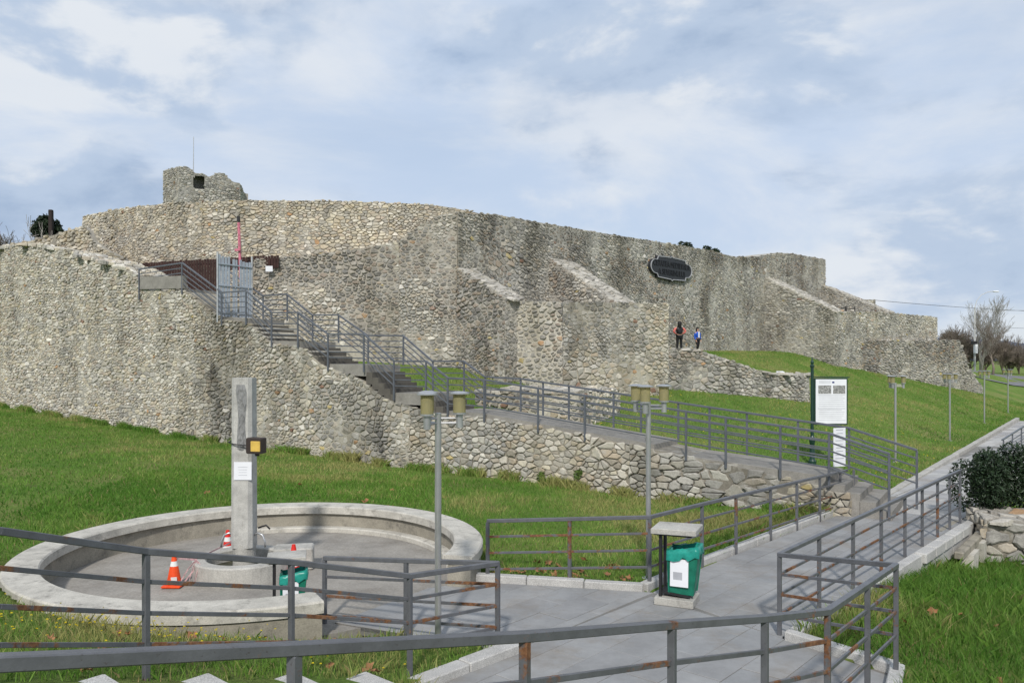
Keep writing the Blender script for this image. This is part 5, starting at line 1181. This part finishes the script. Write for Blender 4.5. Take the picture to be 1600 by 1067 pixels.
# yellow flowers
def dots(name, label, pts, size, mat):
    V = []; 
    for (x, y, dz) in pts:
        z = g1(x, y)+dz
        for a in range(2):
            an = random.uniform(0, 3.14); c_, s_ = math.cos(an)*size, math.sin(an)*size
            V += [(x-c_, y-s_, z-size*.35), (x+c_, y+s_, z-size*.2), (x+c_*.6, y+s_*.6, z+size*.45), (x-c_*.6, y-s_*.6, z+size*.5)]
    V = np.array(V); o = np_mesh(name, V, np.arange(len(V)).reshape(-1,4), mat, smooth=False); tag(o, label, 'flowers', kind='stuff')
pts = []
for _ in range(210):
    x = random.gauss(-4.3, 1.3); y = random.gauss(7.9, .35)
    if not exclude(np.array([x]), np.array([y]))[0]: pts.append((x, y, random.uniform(.08,.24)))
dots('yellow_flowers', 'small yellow wildflowers in the grass in front of the round pool', pts, .013, M['yellow'])
pts = []
for _ in range(420):
    x = random.uniform(-1, 18); y = random.uniform(19, 36)
    if lineoff(x, y) > 1.8 and not exclude(np.array([x]), np.array([y]))[0]: pts.append((x, y, random.uniform(.07,.13)))
dots('dandelions', 'scattered yellow dandelions on the grass bank behind the ramp', pts, .022, M['yellow'])
# wall weeds
for px, py, lb in ((847,745,'small yellow-green weed rooted in the stair wall foot, left one'),(905,742,'small yellow-green weed rooted in the stair wall foot, right one')):
    p = fpt(px, -.10); z = zat(py, p.y); V, F = leaf_cloud([(p.x,p.y,z,.10,.06,.13),(p.x+.05,p.y,z+.07,.08,.05,.09)], 170, .035, px); t = thing('wall_weed', (p.x,p.y,z), lb, 'weed', 'weeds in the stair wall'); np_part('foliage', V, F, M['weed'], t)
# dry leaves
def leaf_mesh(seed):
    r_ = random.Random(seed); n = 10; vs = [(0,0,.0)]; 
    for k in range(n):
        a = 2*math.pi*k/n; rr_ = .055*(1.0 if k % 2 == 0 else .55)*r_.uniform(.8,1.2); vs.append((rr_*math.cos(a), rr_*math.sin(a), r_.uniform(-.012,.028)))
    return vs, [(0, 1+k, 1+(k+1) % n) for k in range(n)]
lm = []
for s_ in range(4):
    vs, fs = leaf_mesh(s_); me = bpy.data.meshes.new('fallen_leaf'); me.from_pydata(vs, [], fs); me.materials.append(M['leaf']); lm.append(me)
def leaves(n, fn, label, group, lift=.05):
    k = 0; tries = 0
    while k < n and tries < n*40:
        tries += 1; x, y = fn()
        if exclude(np.array([x]), np.array([y]))[0]: continue
        o = bpy.data.objects.new('fallen_leaf', random.choice(lm)); C.objects.link(o); o.location = (x, y, g1(x, y)+lift*random.uniform(.5,1.2)); o.rotation_euler = (random.uniform(-.6,.6), random.uniform(-.6,.6), random.uniform(0,6.28)); s_ = random.uniform(.7,1.5); o.scale = (s_,)*3
        tag(o, label, 'leaf', group); k += 1
leaves(26, lambda: (random.uniform(-.3,2.0), 11.5+abs(random.gauss(.1,.5))), 'dry brown fallen leaf in the lawn strip by the walkway railing', 'fallen leaves by the walkway railing')
leaves(12, lambda: (random.uniform(-3.6,-1.2), random.gauss(8.65,.2)), 'dry brown fallen leaf lying against the front of the pool wall', 'fallen leaves by the pool wall', .07)
leaves(9, lambda: (random.uniform(-4.5,-1.2), random.uniform(5.6,8)), 'dry brown fallen leaf in the grass beside the granite steps', 'fallen leaves by the granite steps', .09)
leaves(5, lambda: (random.uniform(3.6,7), random.uniform(7.2,10)), 'dry brown fallen leaf in the long grass beyond the foreground railing', 'fallen leaves in the long grass', .12)
leaves(8, lambda: (random.uniform(-7,-1), random.uniform(15.6,19)), 'dry brown fallen leaf on the lawn behind the pool', 'fallen leaves behind the pool', .06)
for o in C.objects:
    if '_w' in o: del o['_w']
